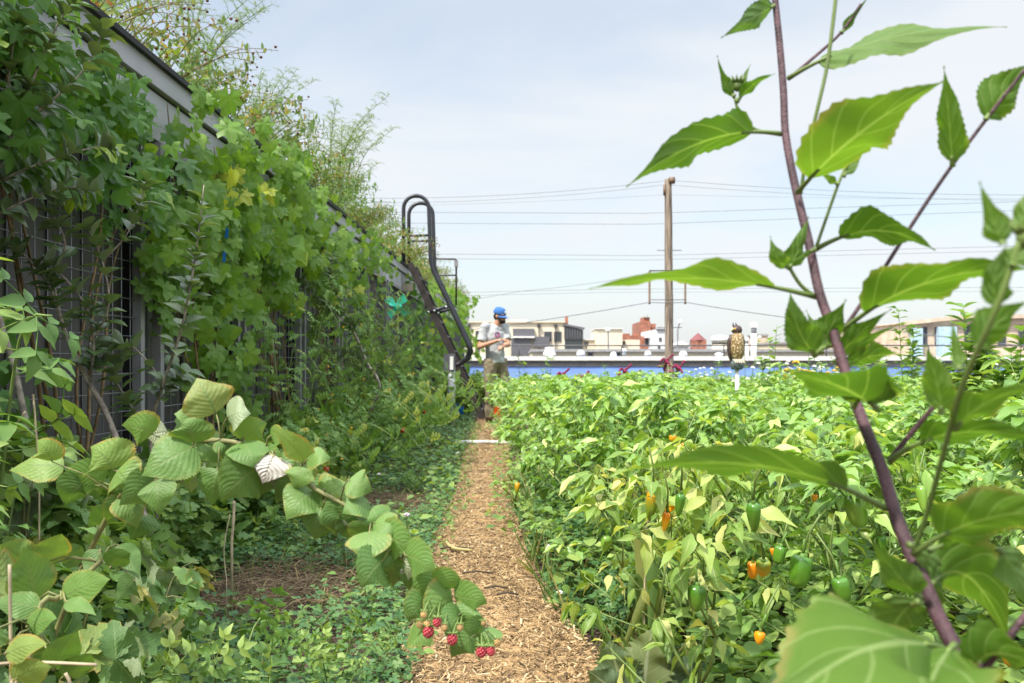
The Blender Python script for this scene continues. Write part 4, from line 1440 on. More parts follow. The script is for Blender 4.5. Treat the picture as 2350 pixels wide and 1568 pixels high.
# base, mid, tip in the picture; depths; apparent width px; roll; stalk share; flip
SL = [((1779, 12), (1728, 42), (1655, 87), .93, .88, .84, 62, .5, .05, 1), ((1808, 181), (2020, 92), (2312, 62), .89, .84, .80, 128, 1.05, .18, 1),
      ((1792, 308), (1625, 322), (1437, 430), .88, .82, .78, 135, .75, .20, 1), ((1830, 442), (1975, 305), (2168, 186), .83, .72, .70, 185, .62, .12, -1),
      ((1873, 572), (2010, 530), (2146, 575), .81, .76, .72, 120, .85, .2, -1), ((1873, 682), (1610, 640), (1352, 664), .79, .74, .70, 120, 1.1, .18, 1),
      ((1812, 615), (1782, 590), (1768, 542), .78, .77, .77, 48, .5, .05, 1), ((1812, 615), (1832, 570), (1856, 497), .78, .78, .79, 55, .6, .05, -1),
      ((1686, 222), (1664, 190), (1646, 128), .87, .87, .86, 34, .7, .05, 1), ((1690, 212), (1706, 180), (1722, 148), .87, .87, .87, 22, .6, 0, 1), ((1690, 235), (1728, 195), (1778, 170), .87, .86, .85, 36, .8, .1, -1),
      ((1936, 757), (2120, 652), (2372, 618), .775, .68, .62, 165, .9, .16, -1), ((2186, 382), (2178, 280), (2166, 152), .76, .74, .72, 80, .5, .05, 1), ((2262, 275), (2310, 205), (2385, 140), .75, .75, .76, 110, .5, .02, -1),
      ((1935, 405), (1955, 375), (1972, 342), .8, .8, .8, 36, .5, .1, 1), ((1924, 422), (1902, 410), (1880, 388), .8, .8, .8, 22, .6, .1, 1),
      ((1872, 815), (1832, 755), (1813, 668), .76, .74, .73, 92, .45, .05, 1), ((1884, 800), (1905, 755), (1942, 688), .77, .76, .75, 90, .5, .08, -1), ((1885, 810), (1872, 770), (1850, 712), .76, .77, .78, 50, .6, .05, 1),
      ((1918, 832), (1968, 770), (2046, 710), .77, .75, .73, 62, .7, .1, -1), ((1932, 815), (1990, 782), (2058, 746), .77, .77, .77, 40, .8, .1, -1), ((1930, 838), (2000, 818), (2064, 812), .77, .78, .79, 85, .9, .05, -1),
      ((2010, 935), (1930, 890), (1806, 852), .70, .62, .56, 190, .95, .06, 1), ((1958, 935), (2010, 890), (2085, 905), .70, .66, .60, 120, .9, .06, -1), ((2160, 948), (2150, 880), (2124, 792), .62, .61, .60, 88, .4, .05, 1),
      ((2032, 1168), (1760, 1072), (1405, 1086), .665, .60, .54, 155, 1.05, .18, 1), ((2042, 1060), (2190, 995), (2420, 1015), .685, .63, .58, 110, 1.0, .28, -1), ((2096, 1272), (2250, 1195), (2480, 1170), .62, .58, .54, 190, .8, .22, -1),
      ((2165, 1490), (1960, 1500), (1690, 1730), .58, .48, .42, 430, .85, .04, -1), ((2190, 1480), (2130, 1590), (2110, 1800), .57, .50, .46, 300, .6, .03, -1), ((2132, 1345), (2230, 1330), (2322, 1492), .62, .66, .70, 190, .5, .04, -1),
      ((2112, 1372), (2060, 1320), (1995, 1232), .61, .60, .59, 100, .55, .05, 1), ((2130, 1265), (2230, 1232), (2345, 1225), .62, .62, .62, 70, 1.0, .1, -1),
      ((2302, 560), (2280, 510), (2248, 418), .51, .51, .51, 72, .5, .05, 1), ((2290, 705), (2282, 640), (2310, 560), .515, .51, .5, 80, .5, .02, 1), ((2203, 850), (2193, 800), (2184, 732), .545, .55, .55, 38, .7, .05, 1),
      ((2242, 800), (2290, 740), (2362, 690), .53, .53, .53, 105, .6, .03, -1), ((2190, 985), (2265, 925), (2385, 880), .56, .54, .52, 105, .8, .05, -1), ((2325, 610), (2340, 580), (2368, 530), .5, .5, .5, 90, .5, .03, 1),
      ((1930, 76), (1955, 45), (1996, -12), .9, .9, .9, 26, .7, .1, -1), ((1872, 572), (1845, 590), (1838, 610), .8, .8, .8, 16, .6, .1, 1), ((2110, 1380), (2050, 1440), (2020, 1560), .6, .62, .64, 130, .6, .05, 1),
      ((2230, 1540), (2300, 1500), (2420, 1560), .56, .54, .52, 160, .9, .1, -1), ((2085, 1250), (2140, 1300), (2150, 1400), .62, .63, .64, 60, .6, .1, 1), ((2345, 540), (2352, 480), (2375, 420), .5, .5, .5, 70, .5, .05, 1),
      ((2290, 1260), (2335, 1320), (2380, 1420), .6, .6, .6, 90, .6, .05, 1)]
for i, (b, m_, t_, d0, d1, d2, w, roll, st, fl) in enumerate(SL):
    dm_ = (d0 + d1 + d2) / 3
    g = shaped_leaf(px(*b, d0), px(*m_, d1), px(*t_, d2), w / FOC * dm_, roll, st, 'sun', 30, 4, .22, .38, .05, i + 3, fl, .0022)
    rel(g.build("leaf", [G_SUNF, G_STEM], None), sun_root)
for (x, y, d, r) in ((1692, 197, .87, .006), (2352, 545, .5, .006)):
    g = Geo()
    c = px(x, y, d)
    g.ellipsoid(c, (r * .8, r * .8, r), 12, 9)
    for k in range(10):
        a = k * .628
        d_ = Vector((math.cos(a), math.sin(a), .9)).normalized()
        g.tube([c + d_ * r * .5, c + d_ * r * 1.3, c + d_ * r * 1.9 + Vector((0, 0, r * .3))], [r * .35, r * .25, r * .03], 6)
    rel(g.build("bud", G_STEM, None), sun_root)

# ------------------------------------------------------------------ the arching raspberry cane with berries
ras = empty("raspberry_cane", (-.98, 1.5, 0), "arching raspberry cane over the path with ripe red berries at its tip", "raspberry cane")
cane_px = [(140, 1420, 1.5), (250, 1180, 1.42), (340, 1075, 1.37), (450, 1015, 1.33), (560, 1020, 1.30), (650, 1062, 1.27), (720, 1120, 1.25), (800, 1165, 1.24), (870, 1230, 1.22), (940, 1300, 1.2), (1000, 1362, 1.19), (1065, 1412, 1.18), (1105, 1450, 1.18)]
Q = spline([Vector((-.98, 1.5, 0)), Vector((-.9, 1.5, .3))] + [px(*c) for c in cane_px])
g = Geo(); g.tube(Q, np.linspace(.0052, .0016, len(Q)), 9); rel(g.build("cane", M_CANE, None), ras)
# base, tip, apparent width, roll (sign: which way), colour class
RL = [((496, 950), (452, 868), 98, .25, .93), ((352, 998), (280, 976), 66, .5, .6), ((386, 992), (338, 1006), 50, .5, -1), ((446, 1020), (428, 960), 76, .4, .5), ((450, 1022), (326, 1092), 88, .5, .55), ((450, 1010), (502, 1064), 66, .5, .5),
      ((554, 1012), (612, 972), 66, .6, .72), ((558, 1012), (582, 1074), 70, .4, .5), ((500, 1074), (486, 1160), 68, .4, .35), ((596, 1074), (508, 1150), 100, .35, .5), ((630, 1044), (602, 1110), 72, .3, -2), ((704, 1066), (624, 984), 38, .9, .8),
      ((690, 1066), (674, 1124), 60, .5, .7), ((702, 1058), (760, 1052), 30, .9, .65), ((652, 1090), (652, 1150), 76, .4, .2), ((356, 1100), (274, 1160), 68, .4, .4), ((358, 1100), (366, 1184), 64, .35, .45), ((258, 1078), (208, 1026), 100, .35, .78),
      ((268, 1080), (304, 1124), 78, .4, .7), ((238, 1108), (146, 1088), 64, .6, .5), ((150, 1072), (22, 1080), 52, .8, .88), ((120, 1060), (84, 1012), 48, .6, .87), ((720, 1128), (658, 1194), 74, .4, .62), ((730, 1146), (804, 1110), 82, .4, .66),
      ((738, 1166), (722, 1240), 76, .3, .45), ((798, 1102), (854, 1128), 52, .6, .6), ((850, 1155), (786, 1178), 48, .6, .6), ((848, 1165), (874, 1218), 58, .5, .55), ((848, 1218), (836, 1292), 80, .3, .72), ((856, 1200), (906, 1230), 62, .5, .6),
      ((878, 1235), (954, 1264), 74, .45, .55), ((880, 1285), (830, 1348), 80, .35, .3), ((930, 1275), (998, 1312), 68, .4, .55), ((880, 1262), (906, 1308), 58, .5, .4), ((926, 1288), (936, 1332), 28, .9, -1), ((1005, 1322), (948, 1384), 64, .4, .6),
      ((990, 1330), (1062, 1358), 40, .7, .5), ((1040, 1368), (972, 1424), 84, .35, .62), ((1040, 1368), (1118, 1386), 58, .5, .55), ((976, 1380), (938, 1428), 58, .5, .5), ((1090, 1392), (1064, 1444), 64, .35, .5), ((1058, 1408), (1026, 1464), 54, .4, .3),
      ((950, 1430), (988, 1484), 70, .35, .55), ((1092, 1456), (1036, 1510), 56, .3, .4), ((1128, 1438), (1098, 1490), 48, .4, .5), ((1112, 1440), (1060, 1458), 38, .6, .45), ((420, 1080), (440, 1130), 70, .4, .15), ((300, 1090), (330, 1150), 60, .5, .2),
      ((545, 1050), (560, 1130), 60, .4, .15), ((780, 1180), (770, 1230), 50, .5, .2), ((620, 1000), (650, 1020), 40, .5, .6), ((520, 960), (575, 950), 55, .7, .7), ((470, 970), (400, 950), 55, .7, .6), ((190, 1110), (150, 1160), 70, .4, .3), ((330, 1180), (300, 1240), 70, .4, .15)]
_r = random.Random(5)
for k in range(58):
    q = cane_px[1 + k % 12]
    q2 = cane_px[min(12, 2 + k % 12)]
    f = _r.random()
    bx, by = q[0] + (q2[0] - q[0]) * f + _r.uniform(-18, 18), q[1] + (q2[1] - q[1]) * f + _r.uniform(-10, 14)
    a = _r.uniform(.5, 2.7)
    L = _r.uniform(50, 85) * (1 if k % 12 < 8 else .75)
    RL.append(((bx, by), (bx + L * math.cos(a), by + L * math.sin(a)), L * .72, _r.uniform(.2, .6), _r.uniform(.2, .6)))
M_DRYLEAF = leaf_mat("dry_leaf", [(0, (.50, .48, .42)), (1, (.56, .53, .47))], .1, rough=.8, vein=(.38, .35, .28), nvein=8, slant=2.4, pleat=.7)
M_PALELEAF = leaf_mat("pale_leaf_underside", [(0, (.30, .36, .22)), (1, (.36, .4, .28))], .25, rough=.7, vein=(.42, .46, .32), nvein=8, slant=2.4, pleat=.7)
qa = np.array([tuple(q) for q in Q])


def cane_depth(x, y):
    sx_ = CX + qa[:, 0] / qa[:, 1] * FOC
    sy_ = CY - (qa[:, 2] - 1) / qa[:, 1] * FOC
    k = np.argmin((sx_ - x) ** 2 + (sy_ - y) ** 2)
    return qa[k], k


for i, (b, t_, w, roll, cls) in enumerate(RL):
    rp, k = cane_depth(*b)
    d = rp[1]
    rs = random.Random(i)
    back = .03 if (0 <= cls < .25 or i > 55) else 0
    d0 = d + rs.uniform(-.03, .02) + back
    d1 = d0 + rs.uniform(-.045, .015) + back
    mid = ((b[0] + t_[0]) / 2 + rs.uniform(-5, 5), (b[1] + t_[1]) / 2 - rs.uniform(2, 9))
    g = shaped_leaf(px(*b, d0), px(*mid, (d0 + d1) / 2 - .012), px(*t_, d1), 1.25 * w / FOC * d / max(.6, math.cos(roll)), roll * .8, .03, 'rasp', 42, 4, .12, .10, .035, i + 50, 1 if i % 2 else -1, .0009)
    up_ = 1
    V = g.V[0]
    mt_ = {-1: M_PALELEAF, -2: M_DRYLEAF}.get(cls, G_RASP)
    if cls >= 0:
        g.Q[0][:] = min(.99, max(0.0, cls + rs.uniform(-.06, .06)))
    bp = np.array(tuple(px(*b, d0)))
    g.tube([rp, (rp + bp) / 2 + np.array([0, 0, .008]), bp], [.0014, .0011, .0009], 6, mi=1)
    # front faces towards the viewer
    f0 = g.F[0][0]
    a_, b_, c_ = V[f0[40][0]], V[f0[40][1]], V[f0[40][2]]
    nrm = np.cross(b_ - a_, c_ - a_)
    if np.dot(nrm, a_ - np.array([0, 0, 1.0])) > 0:
        g.F[0] = (f0[:, ::-1], 0)
    o = rel(g.build("leaf", [mt_, M_CANE], None), ras)
    if cls == -2:
        tag(o, "dry pale grey raspberry leaf turned belly up")


def berry(c, r, mat_, lab=None):
    g = Geo()
    n = 34
    for k in range(n):
        z = 1 - 2 * (k + .5) / n
        a = k * 2.39996
        q = math.sqrt(max(0, 1 - z * z))
        g.ellipsoid((c.x + r * .72 * q * math.cos(a), c.y + r * .72 * q * math.sin(a), c.z + r * .85 * z), (r * .3, r * .3, r * .3), 7, 5)
    g.ellipsoid(c, (r * .7, r * .7, r * .85), 10, 8)
    o = rel(g.build("berry", mat_, None), ras)
    g = Geo()
    for k in range(5):
        a = k * 1.257
        g.tube([c + Vector((0, 0, r * .9)), c + Vector((math.cos(a) * r * .7, math.sin(a) * r * .7, r * 1.15)), c + Vector((math.cos(a) * r * 1.3, math.sin(a) * r * 1.3, r * 1.5))], [r * .14, r * .2, r * .03], 5)
    cp, _ = cane_depth(CX + c.x / c.y * FOC, CY - (c.z - 1) / c.y * FOC - 20)
    g.tube([c + Vector((0, 0, r * .9)), (c + Vector(tuple(cp))) / 2 + Vector((0, 0, r * 1.5)), Vector(tuple(cp))], .0009, 5)
    k_ = g.build("calyx", G_STEM, None)
    k_.parent = o
    if lab:
        tag(o, lab)


for (x, y, r, m_) in ((983, 1450, 14, M_BERRY), (1038, 1467, 13, M_BERRY), (1105, 1496, 13, M_BERRY), (1126, 1494, 11, M_BERRY), (1003, 1428, 11, M_BERRY), (980, 1432, 9, M_BERRYU), (964, 1433, 9, M_BERRYU), (972, 1411, 8, M_BERRYU), (1142, 1474, 9, M_BERRYU),
                      (1056, 1440, 8, M_BERRYU), (1110, 1430, 6, M_BERRYU), (1020, 1440, 8, M_BERRYU)):
    d = 1.12
    berry(px(x, y, d), r / FOC * d, m_, "unripe tan berry" if m_ is M_BERRYU else None)


# ------------------------------------------------------------------ bush makers (each returns the root Empty with its parts)
def rnd_dirs(k, zlo, zhi):
    a = RNG.uniform(0, 2 * PI, k)
    z = RNG.uniform(zlo, zhi, k)
    q = np.sqrt(np.maximum(0, 1 - z * z))
    return np.stack([q * np.cos(a), q * np.sin(a), z], -1)


def pepper_fruit(L, r, kind):
    g = Geo()
    lob = 4 if kind == 'bell' else 3
    if kind == 'bell':
        prof = [(.02, 0), (.35, -.02), (.78, .0), (.98, .12), (1.0, .35), (.93, .6), (.8, .82), (.55, .96), (.25, .97), (.02, .93)]
    else:
        prof = [(.02, .0), (.4, -.01), (.85, .06), (1.0, .2), (.96, .4), (.8, .62), (.58, .82), (.32, .95), (.02, 1.0)]
    prof = [(a * r, -b * L) for a, b in prof]
    ph = random.uniform(0, 6)
    am = .09 if kind == 'bell' else .05
    g.lathe(prof, seg=24, squash=lambda th: 1 - am + am * np.abs(np.cos(th * lob / 2 + ph)) * 1.6)
    return g


def calyx_geo(r):
    g = Geo()
    g.lathe([(r * .42, -.004), (r * .3, .004), (.0035, .008)], seg=10)
    g.tube([(0, 0, .004), (.003, 0, .02), (.008, .002, .038)], [.0035, .003, .003], 6)
    return g


def pepper_plant(seed, leafy=110, h=.78, tpl=PEP, mat_=None, droop=.0, fruits=((P_GREEN, 'long'),), lscale=1.0):
    rs = random.Random(seed)
    root = empty("pepper_plant", (0, 0, 0))
    g = Geo()
    nodes = []

    def grow(p, d, L, r, lev):
        q = p + d * L
        g.tube([p, p + d * L * .5 + Vector((rs.uniform(-.01, .01), rs.uniform(-.01, .01), 0)), q], [r, r * .85, r * .7], 6)
        nodes.append((p + d * L * .55, d, lev)); nodes.append((q, d, lev))
        if lev >= 4:
            return
        for k in range(2 if lev else 3):
            a = rs.uniform(0, 2 * PI) if lev else k * 2.1 + rs.uniform(-.4, .4)
            s = Vector((math.cos(a), math.sin(a), 0)) * rs.uniform(.45, .8)
            grow(q, (d + s + Vector((0, 0, .15))).normalized(), L * rs.uniform(.62, .9) if lev else h * .27, r * .66, lev + 1)
    grow(Vector((0, 0, 0)), Vector((rs.uniform(-.1, .1), rs.uniform(-.1, .1), 1)).normalized(), h * .3, .0075, 0)
    for k in range(5):
        a = k * 1.256 + rs.uniform(-.4, .4)
        p = Vector((0, 0, rs.uniform(.05, .2)))
        d = Vector((math.cos(a), math.sin(a), rs.uniform(.25, .7))).normalized()
        m1, q = p + d * .14, p + d * rs.uniform(.22, .36)
        g.tube([p, m1, q], [.0035, .003, .002], 5)
        nodes += [(m1, d, 2), (q, d, 2), (p.lerp(q, .8), d, 2)]
    g.build("stem", G_STEM, root)
    ns = [n for n in nodes if n[2] >= 1]
    wts = np.array([3.4 if n[0].z < .36 else 1.0 + n[2] * .5 for n in ns]); wts /= wts.sum()
    idx = RNG.choice(len(ns), leafy, p=wts)
    B = np.array([tuple(ns[i][0]) for i in idx])
    ax = rnd_dirs(leafy, -.6 - droop, .35 - droop)
    out = B.copy(); out[:, 2] = 0
    ax = ax + out * 1.6
    up = np.stack([RNG.normal(0, .35, leafy), RNG.normal(0, .35, leafy), np.ones(leafy)], -1) + out * .8
    pet = .03
    axn = ax / np.linalg.norm(ax, axis=1)[:, None]
    T = B + axn * pet * np.array([1, 1, .2]) + np.array([0, 0, .012])
    sc = RNG.uniform(.042, .092, leafy) * lscale
    g = Geo()
    g.inst(tpl, frames(ax, up, sc), T)
    for b_, t_ in zip(B[::1], T):
        g.tube([b_, t_], .0011, 3, cap=False, mi=1)
    g.build("foliage", [mat_ or G_PEP, G_STEM], root)
    for k, (fm, kind) in enumerate(fruits):
        i = rs.choice([j for j, n in enumerate(ns) if n[2] in (1, 2, 3)])
        p = ns[i][0]
        L = rs.uniform(.055, .085)
        r = rs.uniform(.02, .028) if kind == 'long' else rs.uniform(.032, .04)
        f = pepper_fruit(L, r, kind).build("pepper", fm, root)
        o2 = Vector((p.x, p.y, 0)).normalized() * .03
        f.location = p + o2 + Vector((0, 0, -.02))
        f.rotation_euler = (rs.uniform(-.3, .3), rs.uniform(-.3, .3), rs.uniform(0, 6))
        c = calyx_geo(r).build("calyx", M_CALYX, f)
    return root


def place(protos, used, k, loc, s, rz, lab, cat, group, tilt=(0, 0)):
    p = protos[k]
    if k in used:
        o = copy_tree(p)
    else:
        o = p
        used.add(k)
    o.location = loc
    o.scale = (s, s, s) if np.isscalar(s) else s
    o.rotation_euler = (tilt[0], tilt[1], rz)
    tag(o, lab, cat, group)
    return o


ORD = ["first", "second", "third", "fourth", "fifth", "sixth", "seventh", "eighth", "ninth", "tenth", "eleventh", "twelfth", "thirteenth", "fourteenth", "fifteenth", "sixteenth", "seventeenth",
       "eighteenth", "nineteenth", "twentieth", "twenty-first", "twenty-second", "twenty-third", "twenty-fourth", "twenty-fifth", "twenty-sixth", "twenty-seventh", "twenty-eighth", "twenty-ninth", "thirtieth"]

protos = [pepper_plant(i, 430, .80, PEP, None, .0, fr_) for i, fr_ in enumerate((((P_GREEN, 'long'),), ((P_GREEN, 'long'),), ((P_PALE, 'long'), (P_GREEN, 'long')), (), ((P_GREEN, 'long'), (P_PALE, 'long'))))]
fade = [pepper_plant(20 + i, 240, .74, PEP, G_PEPY, .3, ((P_GREEN, 'long'),), 1.0) for i in range(3)]
lows = [pepper_plant(40 + i, 220, .80, PEP_LOW, None, .0, (), 1.15) for i in range(4)]
U1, U2, U3 = set(), set(), set()
near_plants = []
ripe_words = ["", "bushy ", "wide ", "dense ", "loose "]
rows_x = [None] + [.44 + .54 * k for k in range(17)]
for r, X0 in enumerate(rows_x):
    n = 0
    y = 6.5 if r == 0 else 1.9 + .15 * (r % 3)
    while y < 15.4:
        X = float(path_x(y)[1]) + (.34 if y < 8.5 else .14 if y < 10.2 else .0) if r == 0 else X0 + RNG.normal(0, .05)
        if r > 0 and abs(X - float(path_x(y)[1]) - .36) < .28 and y > 6.4:
            y += .5
            continue
        if X < .587 * y + .35:
            s = RNG.uniform(.88, 1.12)
            rown = "row beside the mulch path" if r == 0 else ORD[r - 1] + " bed row"
            if y < 9.5:
                lab = f"{random.choice(ripe_words)}green pepper plant, {ORD[n]} from the camera in the {rown}"
            else:
                lab = "distant green pepper plant among the crowded far bed rows"
            gr = "pepper plants in the garden bed" if y < 9.5 else "distant pepper plants in the far bed rows"
            u_ = CX + X / y * FOC
            if 1640 < u_ < 1750 and 4 < y < 8.4:
                s *= .72
            fading = (r == 1 and y < 3.1) or (r == 2 and 2.4 < y < 2.9)
            if fading:
                o = place(fade, U2, n % 3, (X, y, 0), s, RNG.uniform(0, 6), lab.replace("green pepper", "yellowing pepper"), "pepper plant", gr)
            elif y < 8.5:
                o = place(protos, U1, int(RNG.integers(5)), (X, y, 0), s, RNG.uniform(0, 6), lab, "pepper plant", gr)
            else:
                o = place(lows, U3, int(RNG.integers(4)), (X, y, 0), s * (.93 if y < 11 else .86), RNG.uniform(0, 6), lab, "pepper plant", gr)
            near_plants.append(o)
            n += 1
        y += (.44 if y < 6 else .52 if y < 10 else .62) + RNG.normal(0, .04)
lean = place(protos, U1, 4, (.02, 5.35, 0), .85, 2.2, "leaning pepper plant with green and orange peppers overhanging the mulch path", "pepper plant", "pepper plants in the garden bed", (0, -.32))
near_plants.append(lean)
edge_p = place(protos, U1, 2, (.30, 4.35, 0), 1.0, 1.2, "tall pepper plant with a long blue ribbon at the clover edge", "pepper plant", "pepper plants in the garden bed")
near_plants.append(edge_p)

# peppers that stand out, hung on the nearest plant
HP = [(1500, 1128, 2.62, 26, 66, P_TURN2, 'long', "pepper half yellow and half green"), (1538, 1148, 2.58, 27, 44, P_ORANGE, 'bell', "bright orange pepper"), (1563, 1138, 2.6, 20, 46, P_GREEN, 'long', None), (1531, 1180, 2.7, 16, 40, P_ORANGE, 'long', "orange pepper behind the other"),
      (1729, 1163, 2.7, 26, 56, P_GREEN, 'long', None), (1752, 1288, 2.35, 34, 46, P_TURN, 'bell', "yellow orange pepper"), (1728, 1292, 2.4, 26, 38, P_ORANGE, 'bell', "orange pepper tucked behind the yellow one"), (1842, 1278, 2.3, 48, 72, P_GREEN, 'bell', None),
      (1926, 1328, 2.25, 40, 56, P_GREEN, 'bell', None), (1957, 1142, 2.5, 46, 72, P_PALE, 'bell', "pale green bell pepper"), (2112, 1115, 2.7, 24, 62, P_PALE, 'long', None), (2022, 1230, 2.5, 24, 50, P_GREEN, 'long', None), (1792, 1255, 2.5, 28, 40, P_GREEN, 'bell', None),
      (1772, 1258, 2.6, 12, 22, P_ORANGE, 'long', "small orange pepper"), (1503, 1040, 3.2, 24, 36, P_PALE, 'long', None), (1418, 1085, 3.4, 20, 40, P_GREEN, 'long', None), (1188, 1108, 5.2, 13, 28, P_TURN2, 'long', "orange pepper on the leaning plant"), (1216, 1050, 5.25, 14, 30, P_PALE, 'long', None),
      (1232, 1042, 5.2, 14, 28, P_GREEN, 'long', None), (1203, 1062, 5.3, 13, 26, P_GREEN, 'long', None), (1408, 1025, 3.6, 20, 30, P_GREEN, 'bell', None), (1870, 1135, 2.9, 14, 24, P_ORANGE, 'long', "small orange pepper"), (1545, 1000, 3.6, 18, 14, P_ORANGE, 'bell', "small orange pepper"),
      (1570, 1020, 3.8, 10, 14, P_ORANGE, 'long', None), (2320, 1490, 1.9, 40, 40, P_ORANGE, 'bell', "orange pepper at the foot of the sunflower"), (1745, 1450, 2.2, 26, 30, P_ORANGE, 'long', None)]
HUNG = []
for i, (x, y, d, w, h, m_, kind, lab) in enumerate(HP):
    d -= .42 if d < 3 else .2
    P = px(x, y, d)
    best = min(near_plants, key=lambda o: (o.location - Vector((P.x, P.y, 0))).length)
    k = d / FOC
    o = pepper_fruit(h * k, w * k / 2, kind).build("pepper", m_)
    inv = (Matrix.Translation(best.location) @ best.rotation_euler.to_matrix().to_4x4() @ Matrix.Diagonal((*best.scale, 1))).inverted()
    o.parent = best
    o.matrix_parent_inverse = inv
    o.location = P
    if m_ not in (P_GREEN, P_PALE) or i in (2, 7, 4):
        HUNG.append((o, h * k))
    o.rotation_euler = (random.uniform(-.2, .1), random.uniform(-.25, .25), random.uniform(0, 6))
    if kind == 'bell' and i in (5,):
        o.rotation_euler = (.2, -.6, 1)
    c = calyx_geo(w * k / 2).build("calyx", M_CALYX, o)
    g = Geo()
    g.tube([(0, 0, .0), (.004, .006, .05), (.01, .03, .10)], .0022, 5)
    b_ = g.build("peduncle", G_STEM, o)
    if lab:
        tag(o, lab)

# ------------------------------------------------------------------ grape vines on the trellis
HEART = blade_tpl([.2, .40, .44, .36, .22, .1, .01], 1, .25, .2, .15, .05)


def vine(name, y0, y1, lab, patches, tpl, mat_, size=(.045, .07), cat="vine", stems=8, hang=True):
    """patches: (y0, y1, z0, z1, count, out0, out1): leaves spread over a piece of the trellis, out metres from it."""
    root = empty(name, (WX + .06, (y0 + y1) / 2, 0), lab, cat, "grape vines on the shed trellis")
    g = Geo()
    for (a, b, z0, z1, k, o0, o1) in patches:
        n_c = max(4, k // 9)
        cy_, cz_ = RNG.uniform(a, b, n_c), RNG.uniform(z0, z1, n_c)
        co = RNG.uniform(o0, o1, n_c)
        w = RNG.integers(0, n_c, k)
        y = np.clip(cy_[w] + RNG.normal(0, .13, k), a - .1, b + .1)
        z = np.clip(cz_[w] + RNG.normal(0, .13, k), z0 - .1, z1 + .06)
        x = WX + .03 + np.maximum(.0, co[w] + RNG.normal(0, .06, k))
        ax = np.stack([RNG.uniform(-.3, .8, k), RNG.normal(0, .4, k), RNG.uniform(-1.2, -.35, k)], -1)
        up = np.stack([RNG.uniform(.2, 1.0, k), RNG.normal(-.85, .5, k), RNG.uniform(.0, .9, k)], -1)
        s = RNG.uniform(size[0], size[1], k)
        alt = RNG.random(k) < .22                                # younger heart shaped leaves among the lobed ones
        rv = np.clip(.15 + .35 * RNG.random(k) + .45 * (w % 7) / 7 * RNG.random(k) + .06 * RNG.normal(0, 1, k), 0, .99)
        rv = np.where(RNG.random(k) < .04, .99, rv)
        pos = np.stack([x, y, z], -1)
        g.inst(tpl, frames(ax, up, s)[~alt], pos[~alt], rnd=rv[~alt])
        g.inst(HEART, frames(ax, up, s * 1.25)[alt], pos[alt], rnd=rv[alt])
        q = np.stack([x, y, z], -1)
        for i in range(0, k, 3):
            c = np.array([WX + .02 + .6 * (x[i] - WX), y[i] + RNG.normal(0, .03), z[i] + .05])
            g.tube([c, (c + q[i]) / 2 + [0, 0, .015], q[i]], .0014, 3, mi=1, cap=False)
    rel(g.build("foliage", [mat_, G_STEM], None), root)
    g = Geo()
    for k in range(stems):
        pa = patches[k % len(patches)]
        y = RNG.uniform(pa[0], pa[1]); z = 0.0
        yb = (y0 + y1) / 2 + RNG.normal(0, .08)
        pts = [(WX + .1, yb, 0)]
        for f in np.linspace(.15, 1, 9):
            pts.append((WX + .04 + .03 * math.sin(f * 9 + k), yb + (y - yb) * f ** 1.4 + .05 * math.sin(f * 7 + k * 2), (pa[3] - .05) * f))
        g.tube(spline(pts, 3), np.linspace(.011, .003, (len(pts) - 1) * 3 + 1), 6)
    rel(g.build("stem", M_VINE, None), root)
    return root


vine("grape_vine", 2.7, 4.5, "dark green lobed vine massed on the trellis nearest the camera",
     [(2.4, 3.5, 1.82, 2.42, 230, .02, .2), (3.3, 4.5, 1.86, 2.22, 190, .02, .18), (2.4, 3.05, .9, 1.7, 70, .0, .12), (3.2, 4.5, 1.3, 1.8, 26, .0, .10), (2.8, 3.5, 2.2, 2.6, 30, .08, .22)], GRAPE_SHARP, G_GRAPE, (.045, .105))
vine("grape_vine", 4.6, 6.0, "grape vine with hanging pale leaf tails over the second panel",
     [(4.4, 5.4, 1.65, 2.12, 170, .03, .22), (5.2, 6.1, 1.65, 2.42, 150, .03, .22), (4.5, 6.0, 1.3, 1.75, 80, .0, .18), (5.3, 5.95, .75, 1.45, 46, .02, .14), (4.7, 5.3, .95, 1.4, 14, .02, .1), (4.5, 5.0, 2.25, 2.45, 16, .1, .25)], GRAPE, G_GRAPEY, (.045, .115))
vine("grape_vine", 6.0, 7.7, "bright yellow green grape vine spilling over the shed fascia",
     [(5.6, 7.7, 1.78, 2.42, 300, .03, .24), (5.7, 7.0, 2.4, 2.56, 44, .08, .2), (6.0, 6.9, 1.35, 1.75, 46, .0, .15)], GRAPE, G_GRAPEY, (.045, .11))
vine("grape_vine", 7.7, 9.6, "pale grape vine thinning out along the fascia near its joint",
     [(7.7, 9.4, 1.75, 2.2, 200, .03, .22), (7.7, 8.6, 1.4, 1.8, 30, 0, .12), (8.6, 9.8, 2.1, 2.5, 60, .05, .2)], GRAPE_LOW, G_GRAPEY, (.055, .085))
vine("grape_vine", 10, 12.2, "sparse vine strands below the fascia behind the tomatoes",
     [(9.8, 12.3, 1.6, 2.5, 120, .02, .2), (10, 11.6, 2.25, 2.5, 40, .05, .2)], GRAPE_LOW, G_GRAPEY, (.04, .07), stems=5)
vine("grape_vine", 12.6, 15.5, "dark vine on the wall just behind the ladder foot",
     [(13, 15.6, .3, 1.9, 230, .02, .2), (14.5, 15.5, 1.9, 2.5, 30, .02, .2)], GRAPE_LOW, G_GRAPE, (.05, .09), stems=5)
vine("grape_vine", 15.5, 19, "leafy vine curtain over the shed wall beyond the ladder",
     [(15.3, 19.5, .2, 2.6, 420, .02, .4)], GRAPE_LOW, G_GRAPEY, (.06, .11), stems=5)
